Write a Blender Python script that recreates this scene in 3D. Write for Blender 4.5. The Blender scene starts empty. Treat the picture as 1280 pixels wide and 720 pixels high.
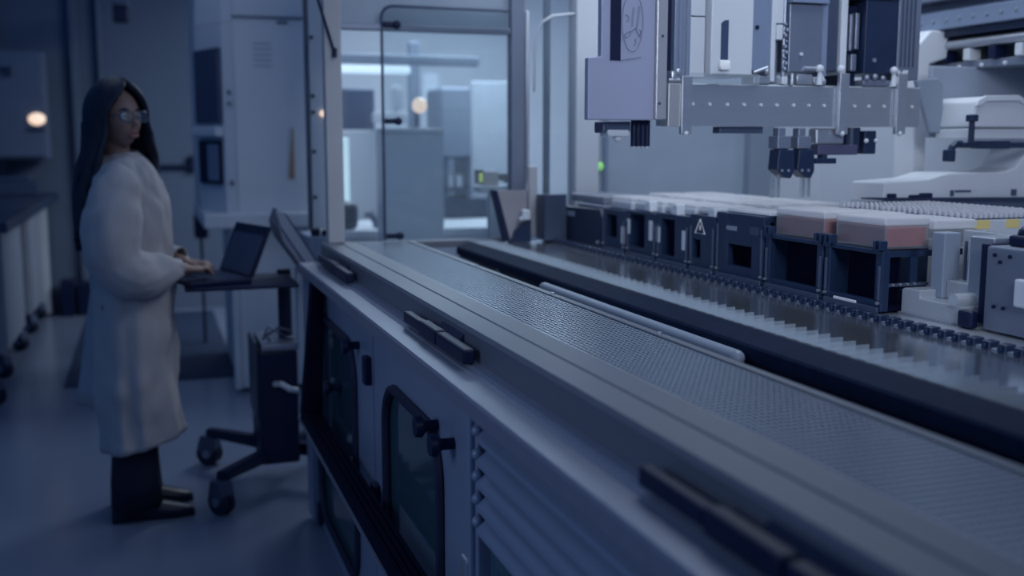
import bpy, bmesh, math, random
from mathutils import Vector, Matrix
random.seed(7)
PI = math.pi
SC = bpy.context.scene
COL = SC.collection

# ---------------------------------------------------------------- camera
FPX, EYE = 1320.0, 1.42
PITCH = math.radians(7.8504)
YAW = math.radians(18.9303)          # to the right of +Y
cd = bpy.data.cameras.new('camera')
cd.sensor_width = 36.0
cd.lens = FPX / 1280 * 36.0
cd.clip_start = 0.05
cd.dof.use_dof = True
cd.dof.focus_distance = 2.40
cd.dof.aperture_fstop = 1.9
cam = bpy.data.objects.new('camera', cd)
cam.location = (0, 0, EYE)
cam.rotation_euler = (PI / 2 - PITCH, 0, -YAW)
COL.objects.link(cam)
SC.camera = cam
# ---------------------------------------------------------------- light
SC.view_settings.view_transform = 'Standard'
SC.view_settings.look = 'None'
SC.view_settings.exposure = 0.0
SC.view_settings.gamma = 1.0
SC.view_settings.use_curve_mapping = False
W = bpy.data.worlds.new('world')
SC.world = W
W.use_nodes = True
W.node_tree.nodes['Background'].inputs[0].default_value = (0.08, 0.34, 1.0, 1)
W.node_tree.nodes['Background'].inputs[1].default_value = 0.17


def area(name, loc, target, sx, sy, power, color, spread=180):
    l = bpy.data.lights.new(name, 'AREA')
    l.shape = 'RECTANGLE'
    l.size, l.size_y = sx, sy
    l.energy = power
    l.color = color
    l.spread = math.radians(spread)
    o = bpy.data.objects.new(name, l)
    o.location = loc
    d = Vector(target) - Vector(loc)
    o.rotation_euler = d.to_track_quat('-Z', 'Y').to_euler()
    COL.objects.link(o)
    return o


COOL = (0.60, 0.78, 1.0)
area('workcell_lamp', (1.85, 2.9, 2.75), (1.85, 2.9, 0), 1.2, 2.0, 20, (0.76, 0.87, 1.0), 140)
area('workcell_front_lamp', (0.9, 1.6, 2.9), (1.0, 2.2, 1), 0.8, 1.6, 1.5, COOL)
area('aisle_lamp', (-0.2, 5.2, 2.9), (-0.2, 5.2, 0), 0.7, 2.4, 4.6, (0.66, 0.78, 1.0))
area('left_fill_light', (-2.2, 1.4, 1.9), (1.0, 1.9, 0.8), 1.8, 1.6, 4.5, (0.62, 0.74, 1.0), 90)  # added fill to lift door, sill and carrier faces; no lamp seen there
area('far_room_lamp', (2.4, 7.0, 2.9), (2.4, 7.2, 0), 2.0, 2.0, 125, (0.72, 0.85, 1.0))
area('gantry_side_lamp', (0.6, -0.6, 2.5), (1.9, 3.0, 1.55), 0.8, 0.8, 6.0, (0.76, 0.85, 1.0), 60)

# ---------------------------------------------------------------- pixel helpers
FH = Vector((math.sin(YAW), math.cos(YAW), 0))
RT = Vector((math.cos(YAW), -math.sin(YAW), 0))
FW = FH * math.cos(PITCH) - Vector((0, 0, 1)) * math.sin(PITCH)
UP = FH * math.sin(PITCH) + Vector((0, 0, 1)) * math.cos(PITCH)
EYEV = Vector((0, 0, EYE))


def _ray(u, v):
    return FW * FPX + RT * (u - 640) + UP * (360 - v)


def aty(u, v, y):
    d = _ray(u, v)
    return EYEV + d * (y / d.y)


def atx(u, v, x):
    d = _ray(u, v)
    return EYEV + d * (x / d.x)


def atz(u, v, z):
    d = _ray(u, v)
    return EYEV + d * ((z - EYE) / d.z)


# ---------------------------------------------------------------- materials
MATS = {}


def mat(name, color, rough=0.5, metal=0.0, noise=0.06, scale=8.0, emit=None, estr=0.0, bump=0.0, stretch=None, spec=0.5):
    if name in MATS:
        return MATS[name]
    m = bpy.data.materials.new(name)
    m.use_nodes = True
    nt = m.node_tree
    b = nt.nodes['Principled BSDF']
    b.inputs['Roughness'].default_value = rough
    b.inputs['Metallic'].default_value = metal
    b.inputs['Specular IOR Level'].default_value = spec
    tc = nt.nodes.new('ShaderNodeTexCoord')
    mp = nt.nodes.new('ShaderNodeMapping')
    if stretch:
        mp.inputs['Scale'].default_value = stretch
    nt.links.new(tc.outputs['Object'], mp.inputs['Vector'])
    nz = nt.nodes.new('ShaderNodeTexNoise')
    nz.inputs['Scale'].default_value = scale
    nz.inputs['Detail'].default_value = 4
    nt.links.new(mp.outputs['Vector'], nz.inputs['Vector'])
    rp = nt.nodes.new('ShaderNodeMapRange')
    rp.inputs['To Min'].default_value = 1 - noise * 2
    rp.inputs['To Max'].default_value = 1 + noise * 2
    nt.links.new(nz.outputs['Fac'], rp.inputs['Value'])
    mx = nt.nodes.new('ShaderNodeVectorMath')
    mx.operation = 'SCALE'
    mx.inputs[0].default_value = color[:3]
    nt.links.new(rp.outputs['Result'], mx.inputs['Scale'])
    nt.links.new(mx.outputs['Vector'], b.inputs['Base Color'])
    if bump:
        bp = nt.nodes.new('ShaderNodeBump')
        bp.inputs['Strength'].default_value = bump
        bp.inputs['Distance'].default_value = 0.01
        nt.links.new(nz.outputs['Fac'], bp.inputs['Height'])
        nt.links.new(bp.outputs['Normal'], b.inputs['Normal'])
    if emit:
        b.inputs['Emission Color'].default_value = (*emit, 1)
        b.inputs['Emission Strength'].default_value = estr
    MATS[name] = m
    return m


def clear(name, color, opacity, rough=0.05, gloss=0.5, diffuse=0.0):
    """clear or frosted sheet: mostly transparent with a Fresnel sheen and some scattered body"""
    if name in MATS:
        return MATS[name]
    m = bpy.data.materials.new(name)
    m.use_nodes = True
    nt = m.node_tree
    nt.nodes.remove(nt.nodes['Principled BSDF'])
    out = nt.nodes['Material Output']
    tr = nt.nodes.new('ShaderNodeBsdfTransparent')
    tr.inputs[0].default_value = (0.93, 0.96, 0.97, 1)
    df = nt.nodes.new('ShaderNodeBsdfDiffuse')
    df.inputs[0].default_value = (*color, 1)
    tl = nt.nodes.new('ShaderNodeBsdfTranslucent')
    tl.inputs[0].default_value = (*color, 1)
    ad = nt.nodes.new('ShaderNodeMixShader')
    ad.inputs[0].default_value = 0.4
    nt.links.new(df.outputs[0], ad.inputs[1])
    nt.links.new(tl.outputs[0], ad.inputs[2])
    m1 = nt.nodes.new('ShaderNodeMixShader')
    m1.inputs[0].default_value = opacity
    nt.links.new(tr.outputs[0], m1.inputs[1])
    nt.links.new(ad.outputs[0], m1.inputs[2])
    gl = nt.nodes.new('ShaderNodeBsdfGlossy')
    gl.inputs['Roughness'].default_value = rough
    fr = nt.nodes.new('ShaderNodeFresnel')
    fr.inputs[0].default_value = 1.45
    ml = nt.nodes.new('ShaderNodeMath')
    ml.operation = 'MULTIPLY'
    ml.inputs[1].default_value = gloss
    nt.links.new(fr.outputs[0], ml.inputs[0])
    m2 = nt.nodes.new('ShaderNodeMixShader')
    nt.links.new(ml.outputs[0], m2.inputs[0])
    nt.links.new(m1.outputs[0], m2.inputs[1])
    nt.links.new(gl.outputs[0], m2.inputs[2])
    nt.links.new(m2.outputs[0], out.inputs[0])
    MATS[name] = m
    return m


def perforated():
    m = mat('perforated_steel', (0.38, 0.43, 0.50), 0.26, 0.85, 0.04, 6)
    nt = m.node_tree
    b = nt.nodes['Principled BSDF']
    src = b.inputs['Base Color'].links[0].from_socket
    tc = nt.nodes['Texture Coordinate']
    sp = nt.nodes.new('ShaderNodeSeparateXYZ')
    nt.links.new(tc.outputs['Object'], sp.inputs[0])

    def math_(op, a, bv=None):
        n = nt.nodes.new('ShaderNodeMath')
        n.operation = op
        for i, q in enumerate((a, bv)):
            if q is None:
                continue
            if isinstance(q, (int, float)):
                n.inputs[i].default_value = q
            else:
                nt.links.new(q, n.inputs[i])
        return n.outputs[0]
    px, py = 0.0105, 0.0165
    fx = math_('SUBTRACT', math_('FRACT', math_('DIVIDE', sp.outputs[0], px)), 0.5)
    fy = math_('SUBTRACT', math_('FRACT', math_('DIVIDE', sp.outputs[1], py)), 0.5)
    ex = math_('POWER', math_('MULTIPLY', math_('ABSOLUTE', fx), 2.75), 2.0)
    ey = math_('POWER', math_('MULTIPLY', math_('ABSOLUTE', fy), 2.75), 2.0)
    r = math_('ADD', ex, ey)
    hole = math_('LESS_THAN', r, 1.0)
    mix = nt.nodes.new('ShaderNodeMix')
    mix.data_type = 'RGBA'
    nt.links.new(hole, mix.inputs['Factor'])
    nt.links.new(src, mix.inputs['A'])
    mix.inputs['B'].default_value = (0.02, 0.03, 0.055, 1)
    nt.links.new(mix.outputs['Result'], b.inputs['Base Color'])
    bp = nt.nodes.new('ShaderNodeBump')
    bp.inputs['Strength'].default_value = 0.35
    bp.inputs['Distance'].default_value = 0.002
    inv = math_('SUBTRACT', 1.0, hole)
    nt.links.new(math_('MULTIPLY', inv, 0.6), b.inputs['Metallic'])
    nt.links.new(math_('MULTIPLY', inv, 0.5), b.inputs['Specular IOR Level'])
    nt.links.new(math_('ADD', math_('MULTIPLY', hole, 0.6), 0.26), b.inputs['Roughness'])
    nt.links.new(inv, bp.inputs['Height'])
    nt.links.new(bp.outputs['Normal'], b.inputs['Normal'])
    return m


white = mat('white_enamel', (0.62, 0.64, 0.68), 0.42, 0, 0.03, 5)
cream = mat('pale_grey_panel', (0.64, 0.66, 0.70), 0.45, 0, 0.03, 4)
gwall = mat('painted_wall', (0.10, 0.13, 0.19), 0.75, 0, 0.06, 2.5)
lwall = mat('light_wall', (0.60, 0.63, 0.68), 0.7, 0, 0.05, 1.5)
floorm = mat('resin_floor', (0.20, 0.23, 0.31), 0.22, 0, 0.10, 1.2)
alu = mat('anodised_aluminium', (0.50, 0.52, 0.57), 0.36, 0.75, 0.04, 12, stretch=(1, 1, 6))
alud = mat('grey_aluminium', (0.26, 0.29, 0.37), 0.40, 0.6, 0.05, 12)
steel = mat('brushed_steel', (0.58, 0.62, 0.68), 0.15, 0.92, 0.10, 30, stretch=(1, 0.15, 1))
body = mat('coated_steel_body', (0.22, 0.27, 0.38), 0.38, 0.1, 0.04, 5)
ledge = mat('ledge_coating', (0.235, 0.255, 0.33), 0.40, 0.3, 0.05, 40)
strip = mat('sill_coating', (0.135, 0.15, 0.185), 0.45, 0.1, 0.03, 20)
black = mat('black_plastic', (0.006, 0.012, 0.045), 0.45, 0, 0.15, 10, spec=0.3)
navy = mat('dark_anodised', (0.012, 0.024, 0.062), 0.36, 0.0, 0.15, 14)
carrier_m = mat('carrier_navy', (0.016, 0.033, 0.080), 0.34, 0.1, 0.12, 14)
slate = mat('slate_anodised', (0.075, 0.095, 0.155), 0.38, 0.3, 0.08, 10)
rubber = mat('rubber', (0.008, 0.012, 0.04), 0.6, 0, 0.15, 10)
dark_top = mat('dark_worktop', (0.03, 0.045, 0.09), 0.35, 0, 0.1, 6)
matm = mat('floor_mat', (0.022, 0.04, 0.085), 0.7, 0, 0.2, 30)
glass = clear('clear_glass', (0.75, 0.85, 0.95), 0.05, 0.02, 0.7)
tint = clear('tinted_window', (0.10, 0.22, 0.30), 0.55, 0.04, 1.0)
block_m = clear('frosted_block', (0.80, 0.84, 0.90), 0.72, 0.15, 1.0)
midgrey = mat('mid_grey_paint', (0.25, 0.29, 0.36), 0.5, 0, 0.04, 6)
acryl = clear('clear_acrylic', (0.80, 0.84, 0.90), 0.22, 0.12, 0.9)
frost = clear('frosted_plastic', (0.86, 0.86, 0.90), 0.16, 0.25, 0.6)
frostlid = clear('frosted_lid', (0.92, 0.90, 0.92), 0.70, 0.3, 0.5)
redgel = mat('red_liquid', (0.40, 0.045, 0.045), 0.4, 0, 0.08, 20)
void = mat('matt_black_and_shade', (0.002, 0.004, 0.020), 0.8, 0, 0.2, 10, spec=0.1)  # deepest black; on carrier insides it also stands in for shade
warmpaint = mat('warm_grey_paint', (0.47, 0.46, 0.48), 0.5, 0, 0.03, 6)
labelw = mat('label_paper', (0.80, 0.78, 0.78), 0.6, 0, 0.03, 20)
labely = mat('yellow_label', (0.85, 0.66, 0.25), 0.6, 0, 0.05, 20)
greym = mat('grey_label', (0.28, 0.31, 0.38), 0.5, 0, 0.1, 60)
brownm = mat('tan_tag', (0.36, 0.22, 0.12), 0.6, 0, 0.05, 20)
screenm = mat('dark_screen', (0.06, 0.08, 0.14), 0.2, 0, 0.05, 4)
gownm = mat('gown_cloth', (0.44, 0.41, 0.42), 0.85, 0, 0.04, 6)
trous = mat('black_trousers', (0.006, 0.009, 0.03), 0.8, 0, 0.2, 10)
shoem = mat('black_leather', (0.006, 0.009, 0.03), 0.4, 0, 0.2, 10)
hairm = mat('black_hair', (0.005, 0.010, 0.028), 0.55, 0, 0.35, 40, stretch=(1, 1, 0.06), bump=0.5)
skinm = mat('skin', (0.30, 0.18, 0.145), 0.5, 0, 0.06, 10)
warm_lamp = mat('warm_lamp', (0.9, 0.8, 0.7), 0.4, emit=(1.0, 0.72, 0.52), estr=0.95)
cool_lamp = mat('cool_lamp', (0.9, 0.9, 0.9), 0.4, emit=(0.50, 0.66, 0.80), estr=0.95)
tube_lamp = mat('pale_green_lamp', (0.8, 0.9, 0.9), 0.4, emit=(0.40, 0.58, 0.62), estr=0.75)
green_led = mat('green_indicator', (0.3, 0.8, 0.2), 0.4, emit=(0.22, 0.55, 0.16), estr=0.5)
yellow_led = mat('yellow_indicator', (0.8, 0.8, 0.2), 0.4, emit=(0.6, 0.72, 0.14), estr=0.9)
lime_scr = mat('lime_display', (0.5, 0.6, 0.1), 0.4, emit=(0.40, 0.55, 0.06), estr=0.7)
coverm = mat('lilac_grey_cover', (0.40, 0.41, 0.54), 0.40, 0.1, 0.03, 4)
emblemm = mat('emblem_grey', (0.25, 0.26, 0.38), 0.45, 0, 0.05, 20)
perf = perforated()


# ---------------------------------------------------------------- builders
def wloc(o):
    v = Vector((0, 0, 0))
    while o:
        v += Vector(o.location)
        o = o.parent
    return v


def thing(name, label, cat, loc, group=None):
    o = bpy.data.objects.new(name, None)
    o.empty_display_size = 0.05
    o.location = loc
    COL.objects.link(o)
    o['label'] = label
    o['category'] = cat
    if group:
        o['group'] = group
    return o


def tag(o, label, cat, group=None):
    o['label'] = label
    o['category'] = cat
    if group:
        o['group'] = group
    return o


class MB:
    def __init__(self):
        self.bm = bmesh.new()

    def _add(self, other):
        me = bpy.data.meshes.new('tmp')
        other.to_mesh(me)
        other.free()
        self.bm.from_mesh(me)
        bpy.data.meshes.remove(me)

    def box(self, x0, x1, y0, y1, z0, z1, bev=0.0, seg=2, rot=None, piv=None):
        b = bmesh.new()
        bmesh.ops.create_cube(b, size=1)
        c = Vector(((x0 + x1) / 2, (y0 + y1) / 2, (z0 + z1) / 2))
        s = Vector((abs(x1 - x0), abs(y1 - y0), abs(z1 - z0)))
        for v in b.verts:
            v.co = Vector((v.co.x * s.x, v.co.y * s.y, v.co.z * s.z)) + c
        if bev > 0:
            bmesh.ops.bevel(b, geom=b.edges[:], offset=min(bev, min(s) * 0.45), segments=seg, affect='EDGES', profile=0.5)
        if rot is not None:
            p = Vector(piv) if piv is not None else c
            R = Matrix.Translation(p) @ rot.to_4x4() @ Matrix.Translation(-p)
            b.transform(R)
        self._add(b)
        return self

    def cyl(self, p0, p1, r, r2=None, seg=16, cap=True):
        p0, p1 = Vector(p0), Vector(p1)
        d = p1 - p0
        b = bmesh.new()
        bmesh.ops.create_cone(b, cap_ends=cap, segments=seg, radius1=r, radius2=r if r2 is None else r2, depth=d.length)
        q = d.to_track_quat('Z', 'Y').to_matrix().to_4x4()
        b.transform(Matrix.Translation((p0 + p1) / 2) @ q)
        self._add(b)
        return self

    def ball(self, c, r, sub=2, sc=(1, 1, 1)):
        b = bmesh.new()
        bmesh.ops.create_icosphere(b, subdivisions=sub, radius=r)
        for v in b.verts:
            v.co = Vector((v.co.x * sc[0], v.co.y * sc[1], v.co.z * sc[2])) + Vector(c)
        self._add(b)
        return self

    def prism(self, prof, axis, a0, a1, bev=0.0):
        """profile of 2D points extruded along an axis: x -> (y,z), y -> (x,z), z -> (x,y)"""
        b = bmesh.new()

        def P(q, a):
            return {'x': (a, q[0], q[1]), 'y': (q[0], a, q[1]), 'z': (q[0], q[1], a)}[axis]
        A = [b.verts.new(P(q, a0)) for q in prof]
        B = [b.verts.new(P(q, a1)) for q in prof]
        n = len(prof)
        b.faces.new(A)
        b.faces.new(B[::-1])
        for i in range(n):
            b.faces.new((A[i], B[i], B[(i + 1) % n], A[(i + 1) % n]))
        bmesh.ops.recalc_face_normals(b, faces=b.faces[:])
        if bev > 0:
            bmesh.ops.bevel(b, geom=b.edges[:], offset=bev, segments=2, affect='EDGES', profile=0.5, clamp_overlap=True)
        self._add(b)
        return self

    def tube(self, pts, r, seg=8, closed=False):
        pts = [Vector(p) for p in pts]
        n = len(pts)
        rings = []
        b = bmesh.new()
        prev = None
        for i, p in enumerate(pts):
            if closed:
                t = (pts[(i + 1) % n] - pts[i - 1]).normalized()
            else:
                t = (pts[min(i + 1, n - 1)] - pts[max(i - 1, 0)]).normalized()
            a = prev if prev is not None else (Vector((0, 0, 1)) if abs(t.z) < 0.9 else Vector((1, 0, 0)))
            s = t.cross(a)
            if s.length < 1e-6:
                s = t.orthogonal()
            s.normalize()
            a = s.cross(t).normalized()
            prev = a
            rr = r[i] if isinstance(r, (list, tuple)) else r
            rings.append([b.verts.new(p + (s * math.cos(k / seg * 2 * PI) + a * math.sin(k / seg * 2 * PI)) * rr) for k in range(seg)])
        m = n if closed else n - 1
        for i in range(m):
            A, B = rings[i], rings[(i + 1) % n]
            for k in range(seg):
                b.faces.new((A[k], A[(k + 1) % seg], B[(k + 1) % seg], B[k]))
        if not closed:
            b.faces.new(rings[0][::-1])
            b.faces.new(rings[-1])
        bmesh.ops.recalc_face_normals(b, faces=b.faces[:])
        self._add(b)
        return self

    def loft(self, rings, cap0=True, cap1=True, closed=True):
        b = bmesh.new()
        R = [[b.verts.new(p) for p in ring] for ring in rings]
        n = len(R[0])
        for i in range(len(R) - 1):
            for k in range(n if closed else n - 1):
                b.faces.new((R[i][k], R[i][(k + 1) % n], R[i + 1][(k + 1) % n], R[i + 1][k]))
        if cap0:
            b.faces.new(R[0][::-1])
        if cap1:
            b.faces.new(R[-1])
        bmesh.ops.recalc_face_normals(b, faces=b.faces[:])
        self._add(b)
        return self

    def build(self, name, m, parent=None, smooth=False, angle=40, kind=None):
        me = bpy.data.meshes.new(name)
        if parent is not None:
            self.bm.transform(Matrix.Translation(-wloc(parent)))
            loc = None
        else:
            xs = [v.co for v in self.bm.verts]
            lo = Vector((min(c.x for c in xs), min(c.y for c in xs), min(c.z for c in xs)))
            hi = Vector((max(c.x for c in xs), max(c.y for c in xs), max(c.z for c in xs)))
            loc = Vector(((lo.x + hi.x) / 2, (lo.y + hi.y) / 2, lo.z))
            self.bm.transform(Matrix.Translation(-loc))
        if smooth:
            for f in self.bm.faces:
                f.smooth = True
            lim = math.radians(angle)
            for e in self.bm.edges:
                if len(e.link_faces) == 2 and e.calc_face_angle(0) > lim:
                    e.smooth = False
        self.bm.to_mesh(me)
        self.bm.free()
        me.materials.append(m)
        o = bpy.data.objects.new(name, me)
        if loc is not None:
            o.location = loc
        o.parent = parent
        COL.objects.link(o)
        if kind:
            o['kind'] = kind
        return o


def copy_tree(o, parent=None):
    c = o.copy()
    COL.objects.link(c)
    c.parent = parent
    for ch in list(o.children):
        copy_tree(ch, c)
    return c


def rotz(a):
    return Matrix.Rotation(a, 3, 'Z')


def rrect(x0, x1, y0, y1, r, n=6):
    pts = []
    for cx, cy, a0 in ((x1 - r, y1 - r, 0), (x0 + r, y1 - r, 90), (x0 + r, y0 + r, 180), (x1 - r, y0 + r, 270)):
        for k in range(n + 1):
            a = math.radians(a0 + 90 * k / n)
            pts.append((cx + r * math.cos(a), cy + r * math.sin(a)))
    return pts


# ================================================================ SETTING
MB().box(-4.5, 6.5, -2.0, 9.7, -0.1, 0.0).build('floor', floorm, kind='structure')
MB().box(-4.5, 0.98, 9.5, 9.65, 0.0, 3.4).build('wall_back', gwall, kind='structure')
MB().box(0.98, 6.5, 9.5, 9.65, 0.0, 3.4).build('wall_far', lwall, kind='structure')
MB().box(-1.20, -1.08, 9.44, 9.5, 0, 3.4).box(-0.56, -0.50, 9.44, 9.5, 0, 3.4, 0.01).build('trim_1', gwall, kind='structure')
dr = thing('door_1', 'tall grey-blue service door behind the person in the gown', 'door', (0.02, 9.46, 0))
dr['kind'] = 'structure'
MB().box(-0.31, 0.62, 9.455, 9.50, 0.0, 3.0, 0.004).build('door_leaf', gwall, dr)
MB().box(-0.345, -0.31, 9.44, 9.50, 0.0, 3.0, 0.004).box(0.62, 0.655, 9.44, 9.5, 0, 3.0, 0.004).build('door_frame', mat('door_frame_paint', (0.12, 0.15, 0.21), 0.6), dr)
MB().box(0.05, 0.36, 9.405, 9.43, 1.205, 1.235, 0.008).box(0.33, 0.40, 9.40, 9.455, 1.18, 1.31, 0.012).box(0.05, 0.08, 9.42, 9.455, 1.205, 1.235).build('door_handle', black, dr)

# ================================================================ WORKCELL CABINET
XF = 0.511
YE, YS = 3.93, 0.30
wc = thing('workcell_cabinet', 'long grey-blue laboratory workcell base with windowed doors and stepped front ledge', 'workcell cabinet', (1.1, 2.1, 0))
b = MB()
# carcass: closed body behind the doors, near end wall and front posts
b.box(0.62, 2.60, YS, YE, 0.06, 0.94)
b.box(0.525, 0.62, 3.81, YE, 0.02, 0.943, 0.004)
b.box(0.556, 0.62, 1.822, 1.965, 0.02, 0.94, 0.004)
b.box(0.556, 0.62, YS, 3.81, 0.0, 0.045, 0.004)
b.build('carcass', body, wc)
# stepped ledge cross-section
lg = [(0.511, 0.945), (0.511, 0.974), (0.515, 0.979), (0.566, 0.979), (0.568, 0.977), (0.571, 0.979), (0.580, 0.981), (0.584, 0.986), (0.606, 0.987), (0.606, 0.945)]
MB().prism(lg, 'y', YS, YE).build('ledge', ledge, wc, True, 25)
MB().prism([(0.604, 0.94), (0.604, 1.038), (0.610, 1.046), (0.664, 1.046), (0.667, 1.0435), (0.671, 1.0435), (0.674, 1.046), (0.716, 1.046), (0.722, 1.041), (0.738, 1.041), (0.738, 0.94)],
           'y', YS, 3.985).build('sill', strip, wc, True, 25)


DX = 0.560


def win_door(y0, y1, wy0, wy1, wz0, wz1, r):
    d = MB()
    Z0, Z1 = 0.048, 0.940
    inn = rrect(wy0, wy1, wz0, wz1, r, 8)
    N = len(inn)
    bm = bmesh.new()
    X0, X1 = DX - 0.001, DX + 0.026

    def clampz(p):
        # outer edge of the door skin beyond each point of the opening
        cx, cy = (wy0 + wy1) / 2, (wz0 + wz1) / 2
        dx, dy = p[0] - cx, p[1] - cy
        t = 1e9
        if dx > 1e-9: t = min(t, (y1 - cx) / dx)
        if dx < -1e-9: t = min(t, (y0 - cx) / dx)
        if dy > 1e-9: t = min(t, (Z1 - cy) / dy)
        if dy < -1e-9: t = min(t, (Z0 - cy) / dy)
        return (cx + dx * t, cy + dy * t)
    oF = [bm.verts.new((X0, *clampz(p))) for p in inn]
    iF = [bm.verts.new((X0, *p)) for p in inn]
    iB = [bm.verts.new((X1, *p)) for p in inn]
    for k in range(N):
        j = (k + 1) % N
        bm.faces.new((oF[k], oF[j], iF[j], iF[k]))
        bm.faces.new((iF[k], iF[j], iB[j], iB[k]))
        # true corner of the skin where the outline turns
        a_, b_ = oF[k].co, oF[j].co
        if abs(a_.y - b_.y) > 1e-6 and abs(a_.z - b_.z) > 1e-6:
            cy = a_.y if abs(a_.y - y0) < 1e-6 or abs(a_.y - y1) < 1e-6 else b_.y
            cz = a_.z if abs(a_.z - Z0) < 1e-6 or abs(a_.z - Z1) < 1e-6 else b_.z
            bm.faces.new((oF[k], bm.verts.new((X0, cy, cz)), oF[j]))
    bmesh.ops.recalc_face_normals(bm, faces=bm.faces[:])
    d._add(bm)
    o = d.build('door', body, wc, False)
    g = [(DX - 0.006, p[0], p[1]) for p in inn]
    MB().tube(g, 0.0125, 8, True).build('gasket', rubber, o, True)
    pts = rrect(wy0 + .004, wy1 - .004, wz0 + .004, wz1 - .004, r, 8)
    MB().prism(pts, 'x', DX + 0.004, DX + 0.010).build('window', tint, o)
    return o


def knob(par, y, z):
    k = MB()
    k.cyl((DX, y, z), (DX - 0.030, y, z), 0.012, seg=14)
    k.cyl((DX - 0.025, y, z), (DX - 0.038, y, z), 0.010, 0.024, seg=18)
    k.cyl((DX - 0.038, y, z), (DX - 0.052, y, z), 0.024, 0.022, seg=18)
    return k.build('latch_knob', black, par, True)


def hinge(par, y, z):
    return MB().box(DX - 0.022, DX, y - 0.022, y + 0.022, z - 0.040, z + 0.040, 0.006).build('hinge', black, par)


d1 = win_door(2.80, 3.808, 3.05, 3.765, 0.075, 0.820, 0.12)
knob(d1, 3.00, 0.836); knob(d1, 3.36, 0.632); hinge(d1, 2.84, 0.795); hinge(d1, 3.78, 0.06)
d2 = win_door(1.970, 2.795, 2.077, 2.620, 0.075, 0.812, 0.11)
knob(d2, 2.115, 0.826); knob(d2, 1.990, 0.820); hinge(d2, 2.75, 0.46)
# louvred panel nearest the camera
lv = MB().box(DX, 0.62, YS, 1.815, 0.05, 0.60, 0.003).build('louvre_panel', body, wc)
for z in (0.892, 0.848, 0.806, 0.762, 0.718):
    MB().prism([(0.590, z + 0.012), (0.566, z + 0.010), (0.547, z - 0.004), (0.545, z - 0.013), (0.551, z - 0.013), (0.568, z - 0.004), (0.590, z - 0.004)], 'y', YS, 1.795).build('slat', body, lv, True, 30)
    MB().ball((0.553, 1.808, z + 0.002), 0.012, 2).build('rivet', body, lv, True)
MB().box(0.572, 0.585, YS, 1.79, 0.06, 0.700).build('window', tint, lv)
MB().box(0.540, 0.558, 1.845, 1.89, 0.56, 0.63, 0.006).build('clasp', alu, lv)
MB().box(0.545, 0.557, 1.835, 1.862, 0.05, 0.938, 0.004).build('corner_bead', body, lv)
# tilted hinged frame hanging from the ledge lip over the doors
fr = MB()


def tilted(y0, y1, z0, z1, t0, t1):
    """box whose outer face leans outwards towards its bottom"""
    def xo(z):
        return 0.511 - (0.944 - z) * 0.10
    bm = bmesh.new()
    vs = []
    for y in (y0, y1):
        for z in (z0, z1):
            for t in (t0, t1):
                vs.append(bm.verts.new((xo(z) + t * (1 - 0.35 * (z - 0.47) / 0.47), y, z)))
    for f in ((0, 1, 3, 2), (4, 6, 7, 5), (0, 4, 5, 1), (2, 3, 7, 6), (0, 2, 6, 4), (1, 5, 7, 3)):
        bm.faces.new([vs[i] for i in f])
    bmesh.ops.recalc_face_normals(bm, faces=bm.faces[:])
    fr._add(bm)


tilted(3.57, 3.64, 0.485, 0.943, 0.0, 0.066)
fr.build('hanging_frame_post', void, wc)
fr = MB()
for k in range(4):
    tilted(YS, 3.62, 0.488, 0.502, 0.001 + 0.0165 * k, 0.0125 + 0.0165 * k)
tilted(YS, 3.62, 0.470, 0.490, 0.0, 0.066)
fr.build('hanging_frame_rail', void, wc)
fr = MB()
tilted(YS, 3.63, 0.462, 0.470, -0.005, 0.066)
fr.build('hanging_frame_edge', alud, wc)


def latch(y0, y1):
    L = y1 - y0
    o = MB().box(0.567, 0.593, y0, y0 + L * 0.40, 0.988, 1.018, 0.005).box(0.566, 0.593, y0 + L * 0.41, y0 + L * 0.69, 0.988, 1.020, 0.005).box(0.569, 0.591, y0 + L * 0.70, y1, 0.990, 1.016, 0.004)
    o.prism([(0.590, 0.995), (0.590, 1.013), (0.606, 1.030), (0.606, 0.995)], 'y', y0 + L * 0.22, y0 + L * 0.55)
    h = o.build('latch_handle', black, wc)
    return h


latch(3.24, 3.95 - 0.12)
latch(1.95, 2.47)
latch(0.62, 1.17)

# ================================================================ PERFORATED TRAY, RAIL, DECK
t = thing('perforated_tray', 'long perforated steel strip tray running between pale sill and black rail', 'tray', (0.846, 2.1, 0.94))
MB().box(0.7385, 0.938, YS, 3.985, 1.034, 1.0405).build('perforated_plate', perf, t)
MB().prism([(0.938, 0.98), (0.938, 1.043), (0.956, 1.043), (0.956, 0.98)], 'y', YS, 3.985).build('edge_strip', strip, t)
for y in (1.86, 2.45, 3.1):
    MB().cyl((0.948, y, 1.043), (0.948, y, 1.047), 0.005, seg=10).build('screw', alu, t)
MB().box(0.738, 0.98, YS, 3.98, 0.94, 0.985).build('tray_support', body, t)

gp = MB().box(0.982, 1.11, YS, 3.40, 0.941, 0.947).build('gap_shade_sheet', black)  # dark sheet standing in for the shade down in the gap
tag(gp, 'black sheet painting shade into the gap between perforated tray and rail', 'shade sheet')
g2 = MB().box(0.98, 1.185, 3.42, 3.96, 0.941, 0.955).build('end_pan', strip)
tag(g2, 'pale pan beneath the far end of the black rail', 'pan')

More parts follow.
